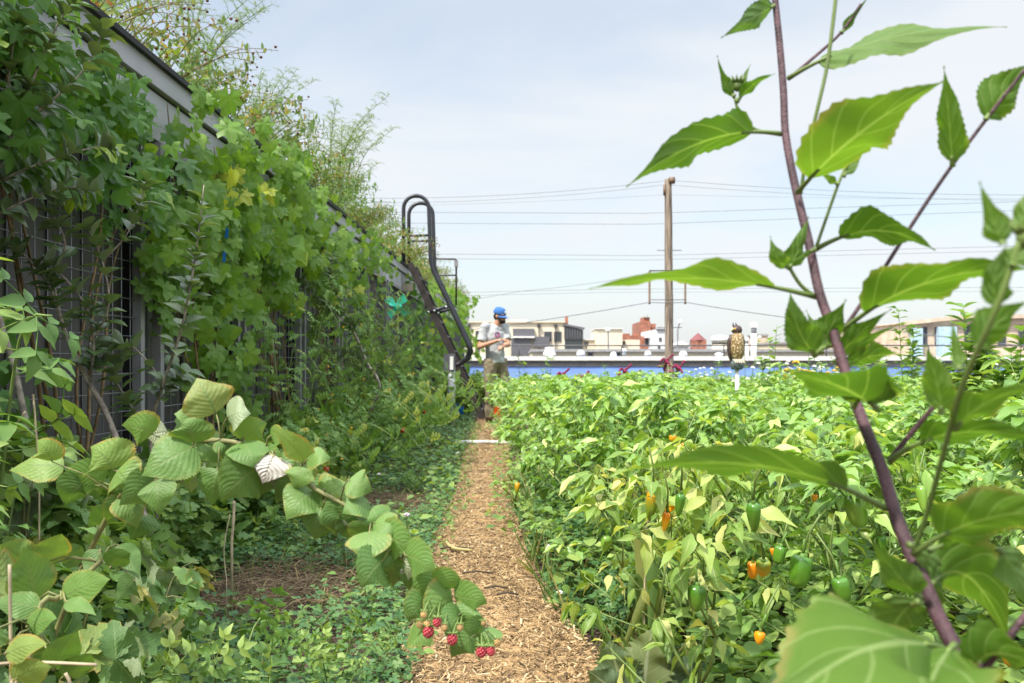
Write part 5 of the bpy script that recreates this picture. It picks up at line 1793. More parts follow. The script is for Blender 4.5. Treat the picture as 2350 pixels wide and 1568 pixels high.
vine("grape_vine", 19, 26, "farthest vine curtain at the end of the shed",
     [(19, 25, .2, 2.7, 420, .02, .8)], GRAPE_LOW, G_GRAPEY, (.07, .13), stems=5)


# ------------------------------------------------------------------ young apple trees
def branch_leaves(g, Q, k, tpl, size, f0=.1, f1=1.0, pitch=.5, spread=1.0, pairs=False):
    Q = np.array([tuple(q) for q in Q])
    n = len(Q)
    fs = np.sort(RNG.uniform(f0, f1, k)) if not pairs else np.linspace(f0, f1, k)
    T, AX, UP = [], [], []
    for i, f in enumerate(fs):
        j = min(n - 2, int(f * (n - 1)))
        p = Q[j] + (Q[j + 1] - Q[j]) * (f * (n - 1) - j)
        t = Q[j + 1] - Q[j]; t /= np.linalg.norm(t) + 1e-9
        a = i * 2.4
        b = np.cross(t, [.2, .9, .3]); b /= np.linalg.norm(b)
        c = np.cross(t, b)
        side = b * math.cos(a) + c * math.sin(a)
        ax = side * spread + t * pitch + RNG.normal(0, .15, 3)
        T.append(p + side * .004); AX.append(ax); UP.append(t + np.array([.25, -.2, .5]))
    g.inst(tpl, frames(np.array(AX), np.array(UP), RNG.uniform(size[0], size[1], k)), np.array(T))


def apple_tree(lab, limbs, foot):
    root = empty("apple_tree", foot, lab, "apple tree", "young apple trees by the trellis")
    gl = Geo()
    for i, (pts, r0, r1, k, f0) in enumerate(limbs):
        Q = spline(pts, 4)
        g = Geo(); g.tube(Q, np.linspace(r0, r1, len(Q)), 8)
        rel(g.build("trunk" if i == 0 else "branch", M_BARK, None), root)
        if k:
            branch_leaves(gl, Q, int(k * 1.3), OVAL, (.06, .095), f0)
    rel(gl.build("foliage", G_APPLE, None), root)
    return root


D = 3.35
ft = Vector((-1.32, 3.3, 0))
apple_tree("slender apple tree with a pale slanting trunk before the first trellis panel",
           [([ft, px(330, 1180, 3.32), px(272, 1022, D), px(240, 940, D), px(205, 880, D), px(165, 800, D), px(140, 735, D), px(120, 640, D)], .015, .006, 8, .75),
            ([px(140, 735, D), px(110, 650, 3.3), px(60, 590, 3.25), px(10, 560, 3.2)], .006, .003, 22, .05), ([px(205, 880, D), px(215, 780, 3.3), px(190, 690, 3.28), px(120, 610, 3.25)], .006, .003, 30, .1),
            ([px(215, 780, 3.3), px(250, 700, 3.3), px(235, 600, 3.3), px(200, 520, 3.3)], .004, .002, 24, .1), ([px(120, 640, D), px(150, 560, 3.3), px(120, 480, 3.3), px(160, 400, 3.3)], .005, .002, 26, .1),
            ([px(235, 600, 3.3), px(290, 540, 3.32), px(320, 470, 3.35), px(340, 400, 3.35)], .003, .0015, 16, .1)], ft)
ft = Vector((-1.5, 3.55, 0))
apple_tree("apple whip with a straight upright shoot of paired grey green leaves",
           [([ft, px(355, 1100, 3.5), px(345, 985, 3.45), px(375, 880, 3.4), px(415, 760, 3.35), px(440, 640, 3.3), px(455, 540, 3.3), px(468, 425, 3.3)], .009, .002, 46, .38),
            ([px(375, 880, 3.4), px(330, 820, 3.4), px(290, 790, 3.4), px(240, 800, 3.4)], .004, .002, 16, .2), ([px(345, 985, 3.45), px(300, 930, 3.4), px(260, 860, 3.4), px(250, 800, 3.4)], .004, .002, 20, .2),
            ([px(355, 930, 3.42), px(400, 880, 3.42), px(430, 850, 3.42)], .003, .0015, 10, .2)], ft)
ft = Vector((-1.75, 3.1, 0))
apple_tree("apple tree whose leafy branches fill the upper corner of the trellis",
           [([ft, Vector((-1.78, 3.05, .8)), px(-40, 560, 3.0), px(30, 300, 3.0), px(90, 150, 3.0)], .014, .005, 14, .6),
            ([px(30, 300, 3.0), px(120, 230, 3.0), px(200, 150, 3.05), px(240, 60, 3.1)], .005, .002, 30, .05), ([px(-10, 420, 3.0), px(80, 380, 3.0), px(170, 350, 3.05), px(260, 330, 3.1)], .005, .002, 30, .05),
            ([px(90, 150, 3.0), px(130, 60, 3.0), px(180, -20, 3.0)], .004, .002, 20, .05), ([px(30, 300, 3.0), px(20, 180, 2.95), px(40, 60, 2.95)], .004, .002, 24, .05),
            ([px(-20, 500, 3.0), px(60, 460, 3.0), px(150, 430, 3.05), px(220, 440, 3.1)], .004, .002, 26, .05)], ft)
ft = Vector((-1.75, 7.6, 0))
apple_tree("apple branch with dark round leaves between the tomatoes and the grape vine",
           [([ft, px(868, 910, 7.5), px(840, 830, 7.5), px(810, 760, 7.5), px(760, 710, 7.5), px(730, 690, 7.5)], .016, .006, 34, .2),
            ([px(810, 760, 7.5), px(780, 690, 7.5), px(755, 640, 7.5), px(765, 590, 7.5)], .007, .003, 40, .05), ([px(760, 710, 7.5), px(720, 680, 7.5), px(690, 640, 7.5)], .006, .003, 30, .05),
            ([px(840, 830, 7.5), px(800, 810, 7.5), px(750, 800, 7.5)], .006, .003, 34, .05), ([px(760, 710, 7.5), px(790, 740, 7.4), px(815, 745, 7.4)], .005, .003, 24, .05)], ft)


# ------------------------------------------------------------------ tomatoes sprawling along the wall
def tomato_plant(seed, h, k, lean=.35, fruit=0):
    rs = random.Random(seed)
    root = empty("tomato_plant", (0, 0, 0))
    g, gl = Geo(), Geo()
    for i in range(7):
        a = rs.uniform(0, 6.28)
        d = Vector((math.cos(a) * .5 + lean, math.sin(a) * .55, 0))
        H = h * rs.uniform(.55, 1.05)
        pts = [Vector((0, 0, 0)), Vector((d.x * .15, d.y * .2, H * .4)), Vector((d.x * .35, d.y * .5, H * .8)), Vector((d.x * .7, d.y * .8, H)), Vector((d.x * 1.05, d.y * 1.05, H * .82)), Vector((d.x * 1.25, d.y * 1.2, H * .6))]
        Q = spline(pts, 4)
        g.tube(Q, np.linspace(.007, .0025, len(Q)), 5)
        branch_leaves(gl, Q, k // 7, TOMATO, (.08, .14), .08, .97, .05)
    g.build("stem", G_STEM, root)
    gl.build("foliage", G_TOM, root)
    for i in range(fruit):
        g = Geo(); r = rs.uniform(.022, .034)
        g.lathe([(.01, r * .85), (r * .6, r * .8), (r, .1 * r), (r * .7, -r * .7), (.01, -r * .88)], seg=16)
        f = g.build("tomato", M_TOMATO if rs.random() < .5 else P_GREEN, root)
        f.location = (rs.uniform(.1, .6), rs.uniform(-.5, .3), rs.uniform(.1, .5) * h)
    for i in range(3):
        g = Geo(); gy = RNG.normal(0, .004, (5, 3))
        c = np.array([rs.uniform(.0, .5), rs.uniform(-.4, .4), h * rs.uniform(.5, .95)])
        for q in gy:
            g.ellipsoid(c + q, (.008, .008, .005), 6, 4)
        g.build("flower", M_YELLOW, root)
    return root


M_TOMATO = solid("ripe_tomato_skin", (.5, .035, .02), .25, vary=.1)
tp = [tomato_plant(100 + i, 1.7, 150, .22, 1) for i in range(3)]
ts = [tomato_plant(110 + i, .8, 170, .2, 2 if i == 0 else 0) for i in range(3)]
UT, US = set(), set()
tl = [(-1.86, 6.3, .85), (-1.84, 7.1, .95), (-1.85, 8.3, 1.0), (-1.84, 9.0, 1.02), (-1.85, 9.8, 1.05), (-1.84, 10.6, 1.05), (-1.87, 11.4, .95), (-1.88, 12.1, .8)]
for k, (x, y, s) in enumerate(tl):
    place(tp, UT, k % 3, (x, y, 0), (s * .8, s, s), RNG.uniform(-.3, .3), f"tall tangled tomato plant against the trellis, {ORD[k]} from the camera", "tomato plant", "tomato plants along the shed wall")
tl = [(-1.62, 5.4, .8), (-1.55, 6.0, .9), (-1.6, 6.7, 1.0), (-1.5, 7.3, 1.05), (-1.6, 7.9, 1.15), (-1.48, 8.5, 1.1), (-1.6, 9.2, 1.2), (-1.45, 9.9, 1.15), (-1.55, 10.6, 1.2), (-1.75, 11.3, .9), (-1.8, 12.0, .8)]
for k, (x, y, s) in enumerate(tl):
    place(ts, US, k % 3, (x, y, 0), s, RNG.uniform(-.5, .5), f"low sprawling tomato plant leaning toward the path, {ORD[k]} from the camera", "tomato plant", "tomato plants along the shed wall")


# ------------------------------------------------------------------ plants on the shed roof
def fern_plant(seed, h, lean=(.5, 0), k=1500):
    rs = random.Random(seed)
    root = empty("asparagus_fern", (0, 0, 0))
    g = Geo()
    B, A = [], []
    for i in range(6):
        d = Vector((lean[0] * rs.uniform(.1, 1.2) + rs.uniform(-.2, .2), lean[1] + rs.uniform(-.35, .35), 0))
        H = h * rs.uniform(.65, 1.05)
        pts = [Vector((rs.uniform(-.05, .05), rs.uniform(-.05, .05), 0)), Vector((d.x * .15, d.y * .2, H * .4)), Vector((d.x * .5, d.y * .5, H * .8)), Vector((d.x * 1.0, d.y * .9, H))]
        Q = spline(pts, 5)
        g.tube(Q, np.linspace(.006, .0015, len(Q)), 4)
        for j in range(3, len(Q)):
            for b in range(3):
                a = rs.uniform(0, 6.28)
                L = (.42 - .25 * j / len(Q)) * h * rs.uniform(.35, .9) * .8
                dd = Vector((math.cos(a), math.sin(a), rs.uniform(.1, .9))).normalized() * L
                p0 = Vector(tuple(Q[j])); p1 = p0 + dd * .5 + Vector((0, 0, .01)); p2 = p0 + dd + Vector((0, 0, -.03 * h))
                g.tube([p0, p1, p2], [.0018, .0013, .0007], 3, cap=False)
                for f in np.linspace(.15, 1, 14):
                    B.append(tuple(p0.lerp(p1, f * 2) if f < .5 else p1.lerp(p2, f * 2 - 1)))
                    A.append(tuple(dd.normalized()))
    g.build("stem", G_STEM, root)
    B, A = np.array(B), np.array(A)
    rep = 2
    B, A = np.repeat(B, rep, 0), np.repeat(A, rep, 0)
    n = len(B)
    ax = A * .6 + rnd_dirs(n, -.6, 1)
    g = Geo()
    tpl = (np.array([[-.06, 0, 0], [.06, 0, 0], [0, 1, 0]]), [np.array([[0, 1, 2]])], np.array([[0, 0], [1, 0], [.5, 1]]))
    g.inst(tpl, frames(ax, rnd_dirs(n, .2, 1), RNG.uniform(.010, .028, n)), B + RNG.normal(0, .004, (n, 3)), rnd=np.clip(RNG.normal(.4, .22, n), 0, .99))
    g.build("foliage", G_FERN, root)
    return root


fp = [fern_plant(200 + i, 1.0, (.55, -.1)) for i in range(4)]
UF = set()
fl = [(-2.5, 4.9, 1.0), (-2.7, 5.5, 1.05), (-2.35, 6.0, 1.0), (-2.6, 6.6, 1.0), (-2.25, 7.3, .85), (-2.5, 8.0, .9), (-2.2, 8.7, .9), (-2.15, 9.5, 1.15), (-2.15, 10.2, 1.2), (-2.3, 10.9, 1.1), (-2.5, 12.5, .8), (-2.3, 19, .7), (-2.2, 22, .8), (-2.3, 25, .8)]
for k, (x, y, s) in enumerate(fl):
    place(fp, UF, k % 4, (x, y, RZ - .02), (s, s, s), RNG.uniform(-.3, .3), f"feathery asparagus fern on the shed roof, {ORD[k]} from the camera", "fern", "asparagus ferns on the shed roof")


def herb(seed, h, k, mat_, tpl, size, heads=0, lean=.25, hm=None):
    rs = random.Random(seed)
    root = empty("roof_herb", (0, 0, 0))
    g, gl = Geo(), Geo()
    tips = []
    for i in range(9):
        a = rs.uniform(0, 6.28)
        d = Vector((math.cos(a) * .22 + lean * rs.random(), math.sin(a) * .28, 0))
        H = h * rs.uniform(.5, 1.05)
        Q = spline([Vector((rs.uniform(-.1, .1), rs.uniform(-.12, .12), 0)), Vector((d.x * .4, d.y * .4, H * .5)), Vector((d.x, d.y, H)), Vector((d.x * 1.5, d.y * 1.4, H * 1.02))], 3)
        g.tube(Q, np.linspace(.004, .0015, len(Q)), 4)
        branch_leaves(gl, Q, k // 9, tpl, size, .1, 1.0, .3)
        tips.append(Q[-1])
    g.build("stem", M_VINE if heads else G_STEM, root)
    if heads:
        for i in range(heads):
            c = Vector(tuple(tips[i % 9])) + Vector((rs.uniform(-.06, .06), rs.uniform(-.06, .06), rs.uniform(-.1, .04)))
            gl.ellipsoid(c, (.009, .009, .008), 6, 4, mi=1)
    gl.build("foliage", [mat_, hm or M_SEED], root)
    return root


hp = [herb(300, .30, 200, G_ROOF, SMALL, (.03, .06)), herb(301, .42, 180, G_ROOF, SMALL, (.03, .055), 14), herb(302, .28, 200, G_ROOF, PEP_LOW, (.04, .07)), herb(303, .36, 180, G_WEED, SMALL, (.03, .06), 0), herb(304, .46, 170, G_ROOF, PEP_LOW, (.035, .06), 12)]
UH = set()
y = 3.3
k = 0
while y < 29:
    s = RNG.uniform(.8, 1.2) * (1.0 if y < 12 else 1.1)
    far = y > 8.5
    place(hp, UH, int(RNG.integers(5)), (-2.14 - RNG.uniform(0, .22), y, RZ - .03), s, RNG.uniform(-.5, .5),
          "weathered green and russet roof herb along the far coping" if far else f"weathered roof herb above the fascia, {ORD[min(k, 29)]} from the camera", "herb", "distant herbs on the planted shed roof" if far else "herbs on the planted shed roof")
    k += 1
    y += RNG.uniform(.14, .24) * (1 if y < 12 else 1.6)
for y in np.arange(3.2, 28, .8):
    place(hp, UH, int(RNG.integers(5)), (-2.75 - RNG.uniform(0, .5), y, RZ - .03), RNG.uniform(.9, 1.3), RNG.uniform(-.5, .5), "taller roof herb growing behind the front line of herbs", "herb", "herbs farther back on the shed roof")

# ------------------------------------------------------------------ ground cover
def scatter(k, x0, x1, y0, y1, keep=None, pw=1.0):
    y = y0 + (y1 - y0) * RNG.random(k) ** pw
    x = x0 + (x1 - x0) * RNG.random(k)
    if keep is not None:
        m_ = keep(x, y)
        x, y = x[m_], y[m_]
    return x, y


def lumps(x, y, s, seed=0):
    r = np.random.default_rng(seed)
    v = 0
    for i in range(6):
        a = r.uniform(0, 6.28)
        v = v + np.sin((x * math.cos(a) + y * math.sin(a)) * s * (1 + .5 * i) + r.uniform(0, 6)) / (1 + .5 * i)
    return v / 2.2


def left_keep(x, y):
    a, b = path_x(y)
    straw = ((x + 1.02) / .42) ** 2 + ((y - 3.55) / .55) ** 2
    straw2 = ((x + .95) / .35) ** 2 + ((y - 5.6) / .6) ** 2
    return (x < a - .02 + .10 * lumps(x, y, 5, 1)) & (straw > .5 + .5 * RNG.random(len(x))) & (straw2 > .5 + .5 * RNG.random(len(x))) & (lumps(x, y, 4.0, 3) > -.75 + .4 * RNG.random(len(x)))


def carpet(g, tpl, x, y, zlo, zhi, s0, s1, tilt=.5, mi=0):
    k = len(x)
    up = np.stack([RNG.normal(0, tilt, k), RNG.normal(0, tilt, k) - .2, np.ones(k)], -1)
    a = RNG.uniform(0, 6.28, k)
    ax = np.stack([np.cos(a), np.sin(a), RNG.normal(0, .25, k)], -1)
    z = zlo + (zhi - zlo) * RNG.random(k) ** 1.3
    g.inst(tpl, frames(ax, up, RNG.uniform(s0, s1, k)), np.stack([x, y, z], -1))


g = Geo()
x, y = scatter(15000, -1.95, -.3, 1.9, 7, left_keep, 1.2)
carpet(g, CLOVER, x, y, .02, .10, .018, .032)
x, y = scatter(7000, -1.95, -.3, 6.5, 16, left_keep)
carpet(g, CLOVER, x, y, .02, .14, .03, .05)
x, y = scatter(9000, -1.9, -.2, 2.0, 5.2, lambda x, y: (x < path_x(y)[0] + .07 * RNG.random(len(x))) & (((x + 1.02) / .36) ** 2 + ((y - 3.55) / .4) ** 2 > .9))
carpet(g, CLOVER, x, y, .03, .16, .016, .03)
tag(g.build("clover", G_CLOV), kind='stuff')
g = Geo()


def blades(g, x, y, L0, L1, z=0.0, tilt=.6):
    k = len(x)
    ax = np.stack([RNG.normal(0, tilt, k), RNG.normal(0, tilt, k), np.ones(k)], -1)
    up = np.stack([RNG.normal(0, 1, k), RNG.normal(0, 1, k), np.full(k, .2)], -1)
    g.inst(GRASS, frames(ax, up, RNG.uniform(L0, L1, k), np.full(k, 1.0)), np.stack([x, y, np.full(k, z)], -1))


x, y = scatter(5000, -1.95, -.3, 1.9, 14, lambda x, y: x < path_x(y)[0] + .09 * RNG.normal(0, 1, len(x)), 1.3)
blades(g, x, y, .05, .16)
x, y = scatter(1800, -.2, .45, 2.4, 7, lambda x, y: x > path_x(y)[1] + .02, 1.0)
blades(g, x, y, .08, .26, tilt=.45)
tag(g.build("grass", G_GRASS), kind='stuff')
g = Geo()
rk = lambda x, y: (x > path_x(y)[1] + .05 + .08 * lumps(x, y, 6, 5))
x, y = scatter(9000, -.25, .62, 2.85, 7.5, rk, 1.25)
hh = np.clip((x - path_x(y)[1]) * 1.1, .03, .24) * (1 + .35 * lumps(x, y, 7, 9))
k = len(x)
up = np.stack([RNG.normal(-.15, .45, k), RNG.normal(-.3, .45, k), np.ones(k)], -1)
a = RNG.uniform(0, 6.28, k)
g.inst(CLOVER, frames(np.stack([np.cos(a), np.sin(a), RNG.normal(0, .2, k)], -1), up, RNG.uniform(.02, .04, k)), np.stack([x, y, hh * (.35 + .65 * RNG.random(k) ** .4)], -1))
o = g.build("clover", G_CLOV); o.name = "clover_bank"
tag(o, kind='stuff')
g = Geo()
x, y = scatter(7000, .35, 2.6, 1.9, 4.5, lambda x, y: (x < .6 * y + .4) & (x > path_x(y)[1] + .2))
carpet(g, ROUND, x, y, .03, .28, .03, .06, .5)
x, y = scatter(14000, .35, 8, 1.9, 13, lambda x, y: (x < .6 * y + .4) & (x > path_x(y)[1] + .2), 1.3)
carpet(g, ROUND, x, y, .03, .22, .03, .075, .5)
x, y = scatter(1500, -.75, .1, 4.5, 13, lambda x, y: np.abs(x - path_x(y)[1]) < .14)
carpet(g, SMALL, x, y, .03, .12, .03, .06, .6)
x, y = scatter(2600, -1.0, -.3, 2.6, 13, lambda x, y: np.abs(x - path_x(y)[0]) < .09 + .05 * lumps(x, y, 5, 8))
carpet(g, SMALL, x, y, .03, .1, .02, .045, .6)
x, y = scatter(900, -.15, .5, 3.2, 7.5, rk)
carpet(g, ROUND, x, y, .12, .3, .03, .06, .5)
x, y = scatter(2600, -1.95, -.4, 2.0, 10, left_keep)
carpet(g, SMALL, x, y, .03, .2, .03, .07, .5)
x, y = scatter(3200, -1.98, -1.35, 2.4, 7.5)
carpet(g, LOBED, x, y, .05, .55, .05, .11, .6)
x, y = scatter(2000, -1.98, -1.2, 10.5, 15)
carpet(g, SMALL, x, y, .03, .2, .05, .1, .6)
x, y = scatter(9000, -.4, 15, 14.5, 25, lambda x, y: (x < .6 * y + .5) & (x > path_x(y)[1] + .1))
carpet(g, SMALL, x, y, .05, .5, .06, .14, .6)
tag(g.build("weeds", G_WEED), kind='stuff')

# flattened dry stems on the soil
g = Geo()
for (cx_, cy_, sx_, sy_, k) in ((-1.02, 3.55, .34, .38, 900), (-.95, 5.7, .3, .45, 500), (-1.3, 2.6, .35, .4, 300), (-.75, 4.4, .2, .5, 200)):
    for i in range(k):
        p = np.array([RNG.normal(cx_, sx_ * .6), RNG.normal(cy_, sy_ * .6), RNG.uniform(.01, .09)])
        if p[0] > path_x(p[1])[0] - .03:
            continue
        a = RNG.normal(.3, .9)
        L = RNG.uniform(.05, .2)
        d = np.array([math.cos(a), math.sin(a), RNG.normal(0, .12)]) * L
        g.tube([p - d / 2, p + [0, 0, RNG.uniform(-.01, .03)], p + d / 2], RNG.uniform(.0008, .002), 3, rnd=RNG.random(), cap=False)
tag(g.build("dry_straw", M_STRAW), kind='stuff')


# ------------------------------------------------------------------ raspberry bushes and leafy weeds close on the left
def rasp_bush(seed, h, k, mat_=None, tpl=RASP3, size=(.12, .19), name="raspberry_bush", stem=None, spread=.35):
    rs = random.Random(seed)
    root = empty(name, (0, 0, 0))
    g, gl = Geo(), Geo()
    for i in range(5):
        a = rs.uniform(0, 6.28)
        d = Vector((math.cos(a), math.sin(a), 0)) * rs.uniform(.3, 1) * spread
        H = h * rs.uniform(.7, 1.05)
        Q = spline([Vector((rs.uniform(-.08, .08), rs.uniform(-.08, .08), 0)), d * .35 + Vector((0, 0, H * .5)), d * .8 + Vector((0, 0, H * .95)), d * 1.3 + Vector((0, 0, H))], 4)
        g.tube(Q, np.linspace(.005, .0018, len(Q)), 6)
        branch_leaves(gl, Q, k // 5, tpl, size, .18, 1.0, .25)
    g.build("cane", stem or M_CANE, root)
    gl.build("foliage", mat_ or G_RASP, root)
    return root


rb_ = [rasp_bush(400, .72, 90), rasp_bush(401, .62, 90)]
UR = set()
for i, (x, y, s, l) in enumerate(((-1.28, 2.15, .95, "raspberry bush below the pale apple trunk"), (-1.0, 1.72, .98, "raspberry bush around the foot of the arching cane"), (-1.12, 1.45, .95, "big leaved raspberry bush at the lower corner by the camera"),
                                  (-.78, 1.32, .72, "short raspberry bush with dry white stems poking up"), (-1.55, 2.6, .75, "shaded raspberry bush against the first trellis panel"), (-.98, 2.1, .75, "low raspberry bush beside the brown straw"))):
    place(rb_, UR, i % 2, (x, y, 0), s, i * 1.3, l, "raspberry bush", "raspberry bushes by the camera")
# big single leaves of the corner bush
cornr = empty("raspberry_bush", (-.75, 1.2, 0), "raspberry bush with broad yellow edged leaves nearest the lens", "raspberry bush", "raspberry bushes by the camera")
CL = [((84, 1378), (55, 1258), 110, .3, .55, 1.25), ((140, 1376), (252, 1330), 92, .4, .6, 1.22), ((92, 1396), (-20, 1386), 70, .5, .5, 1.22), ((60, 1296), (0, 1250), 84, .4, .75, 1.3), ((110, 1296), (142, 1226), 80, .4, .7, 1.32), ((150, 1380), (220, 1412), 44, .7, .5, 1.2),
      ((122, 1540), (178, 1450), 80, .4, .4, 1.15), ((10, 1502), (108, 1478), 66, .5, .88, 1.05), ((30, 1562), (118, 1530), 78, .5, .89, 1.05), ((60, 1440), (130, 1420), 64, .5, .5, 1.18), ((160, 1560), (210, 1500), 70, .5, .35, 1.15), ((0, 1440), (-30, 1500), 80, .4, .6, 1.1),
      ((250, 1300), (300, 1270), 60, .5, .3, 1.35), ((270, 1250), (320, 1330), 66, .4, .2, 1.38), ((230, 1260), (200, 1340), 60, .4, .2, 1.38), ((310, 1330), (270, 1380), 56, .4, .3, 1.35), ((180, 1300), (150, 1250), 56, .5, .35, 1.38)]
g = Geo()
hub = px(80, 1440, 1.2)
g.tube(spline([Vector((-.75, 1.2, 0)), Vector((-.74, 1.2, .25)), hub, px(140, 1370, 1.24), px(230, 1290, 1.36)]), .004, 7)
rel(g.build("cane", M_CANE, None), cornr)
for i, (b, t_, w, roll, cls, d) in enumerate(CL):
    mid = ((b[0] + t_[0]) / 2, (b[1] + t_[1]) / 2 - 6)
    g = shaped_leaf(px(*b, d), px(*mid, d - .012), px(*t_, d - .025), w / FOC * d, roll * .8, .03, 'rasp', 42, 4, .14, .12, .035, i + 150, 1 if i % 2 else -1, .001)
    g.Q[0][:] = cls
    V = g.V[0]; f0 = g.F[0][0]
    if np.dot(np.cross(V[f0[40][1]] - V[f0[40][0]], V[f0[40][2]] - V[f0[40][0]]), V[f0[40][0]] - np.array([0, 0, 1.0])) > 0:
        g.F[0] = (f0[:, ::-1], 0)
    bp = px(*b, d)
    near = min([hub, px(140, 1370, 1.24), px(230, 1290, 1.36)], key=lambda q: (q - bp).length)
    g.tube([near, (near + bp) / 2 + Vector((0, 0, .01)), bp], .0013, 6, mi=1)
    rel(g.build("leaf", [G_RASP, M_CANE], None), cornr)
el_ = [rasp_bush(410, .98, 75, G_WEED, ELDER, (.085, .125), "leafy_weed", G_STEM, .18), rasp_bush(411, .5, 70, G_WEED, ELDER, (.06, .1), "leafy_weed", G_STEM, .3)]
UE = set()
for i, (k, x, y, s, l) in enumerate(((0, -1.30, 2.0, 1.2, "tall bright compound leaved weed at the left edge before the trellis"), (0, -1.85, 2.62, .9, "tall compound leaved weed close to the first trellis panel"), (0, -1.16, 1.75, .8, "compound leaved weed rising behind the corner raspberry"),
                                     (1, -.72, 2.0, .75, "low rose like weed spreading below the brown straw"), (1, -.86, 1.75, .8, "low rose like weed beside the corner raspberry"), (1, -.52, 2.35, .55, "small bright leaf weed at the path edge under the berries"))):
    place(el_, UE, k, (x, y, 0), s, i * 1.1 + .4, l, "weed", "leafy weeds by the camera")
wf = [rasp_bush(430, .55, 110, G_WEED, SMALL, (.04, .08), "wall_weed", G_STEM, .3), rasp_bush(431, .5, 120, G_TOM, LOBED, (.05, .1), "wall_weed", G_STEM, .32)]
UWF = set()
for i, y in enumerate(np.arange(2.9, 6.6, .42)):
    place(wf, UWF, i % 2, (-1.78 + .1 * (i % 3), y, 0), .8 + .15 * (i % 4), i * 1.9, f"shaded leafy weed at the foot of the trellis, {ORD[i]} from the camera", "weed", "weeds at the foot of the trellis")
k = 0
for y in np.arange(3.9, 9.6, .5):
    for x in (-1.45, -1.0):
        x2 = x + RNG.normal(0, .1)
        if ((x2 + 1.02) / .4) ** 2 + ((y - 3.55) / .5) ** 2 < 1.2:
            continue
        place(wf, UWF, k % 2, (x2, y + RNG.normal(0, .08), 0), RNG.uniform(.38, .66) * (1 if x < -1.2 else .75), RNG.uniform(0, 6), "low tangled weed in the strip between the shed and the mulch path", "weed", "low weeds between shed and path")
        k += 1
# dry white stems
for i, (a, b, c, d, l) in enumerate((((22, 1296), (24, 1440), (26, 1600), 1.15, "upright bleached dry stem at the left edge"), ((222, 1526), (60, 1520), (-60, 1530), 1.12, "bleached dry stem lying level at the lower left"),
                                     ((76, 905), (80, 950), (90, 1100), 2.0, "short bleached stem rising above the compound leaves"), ((58, 945), (40, 970), (20, 1010), 2.0, "bent bleached stem left of the short upright one"),
                                     ((150, 1545), (160, 1580), (120, 1640), 1.1, "short bleached stub in the bottom corner"), ((30, 1560), (20, 1600), (60, 1520), 1.1, "tan broken stem crossing the corner leaves"),
                                     ((537, 1150), (536, 1190), (532, 1240), 3.2, "thick dry stub below the arching cane"), ((528, 1180), (514, 1260), (520, 1330), 3.0, "thin curved dry stem below the arching cane"))):
    g = Geo()
    Q = spline([px(*a, d), px(*b, d), px(*c, d)])
    last = Vector(tuple(Q[-1]))
    if i in (0, 2, 6, 7):
        Q = Q + [Vector((last.x, last.y, 0.0))]
    g.tube(Q, .0022 if i != 6 else .006, 6)
    tag(g.build("dry_stem", M_STALK), l, "dry stem", "bleached dry stems")

# ------------------------------------------------------------------ single flowers and odd plants
def flower_plant(lab, loc, h, heads, r, mat_, leaf=G_WEED, cat="flower", name="white_flower", k=40, group=None, spread=.16):
    root = empty(name, loc, lab, cat, group)
    g, gl, gf = Geo(), Geo(), []
    for i in range(heads):
        a = RNG.uniform(0, 6.28); q = RNG.uniform(.2, 1) * spread
        H = h * RNG.uniform(.8, 1.05)
        tip = Vector((math.cos(a) * q, math.sin(a) * q, H))
        Q = spline([Vector((0, 0, 0)), Vector((tip.x * .3, tip.y * .3, H * .5)), tip], 4)
        g.tube(Q, .0022, 4)
        if k:
            branch_leaves(gl, Q, max(3, k // heads), SMALL, (.03, .07), .05, .95, .3)
        gh_ = Geo()
        n = 11
        for j in range(n):
            u = j * 2.4
            z = math.sqrt(j / n)
            gh_.ellipsoid(tip + Vector((math.cos(u) * z * r, math.sin(u) * z * r, (1 - z * z) * r * .6)), (r * .42, r * .42, r * .3), 6, 4)
        gf.append(gh_)
    g.build("stem", G_STEM, root)
    if k:
        gl.build("foliage", leaf, root)
    for gh_ in gf:
        gh_.build("flower_head", mat_, root)
    return root


flower_plant("pale pink round clover flower on a thin stalk left of the path", (-.60, 4.45, 0), .2, 1, .017, M_PINKW, k=6, name="clover_flower", spread=.02)
for (x, y, d, r, l) in ((868, 1083, 6.2, .014, "small white blossom low among weeds left of the pipe"), (1050, 1042, 8.6, .02, "white blossom at the left end of the white pipe"), (1014, 1031, 9.2, .016, "tiny white blossom beside the white pipe"),
                        (1310, 1312, 3.5, .010, "white blossom in the dark clover bank"), (1284, 1350, 3.3, .012, "white blossom low on the clover bank near the mulch"), (1262, 1258, 4.0, .012, "white blossom high on the clover bank"), (1625, 995, 4.3, .034, "large white blossom among the near pepper rows"),
                        (1385, 1020, 5.0, .03, "round white blossom beside the blue ribbon"), (1512, 1210, 3.0, .008, "tiny white blossom under the orange peppers")):
    P = px(x, y, d)
    flower_plant(l, (P.x, P.y, 0), max(.06, P.z), 1, r, M_WHITE, k=5, group="single white blossoms", spread=.01)
wl = [(1735, 840, 9.3), (1790, 835, 9.6), (1760, 855, 9.0), (1830, 850, 9.8), (1640, 850, 12), (1850, 830, 10.5), (2280, 845, 6.5), (2330, 820, 7), (1600, 850, 14), (1710, 780, 10.0), (1900, 850, 11)]
for i, (x, y, d) in enumerate(wl):
    P = px(x, y, d)
    flower_plant("white flowered garden plant in the drift around the falcon post", (P.x, P.y, 0), max(.5, P.z), 8, .022, M_WHITE, k=60, group="white flowering plants around the falcon post", name="white_flower_plant", cat="flowering plant", spread=.3)
P = px(1815, 835, 9.2)
flower_plant("golden yellow goldenrod clump right of the falcon post", (P.x, P.y, 0), P.z, 16, .035, M_GOLD, k=80, name="goldenrod", cat="flowering plant", spread=.22)
P = px(1905, 850, 10)
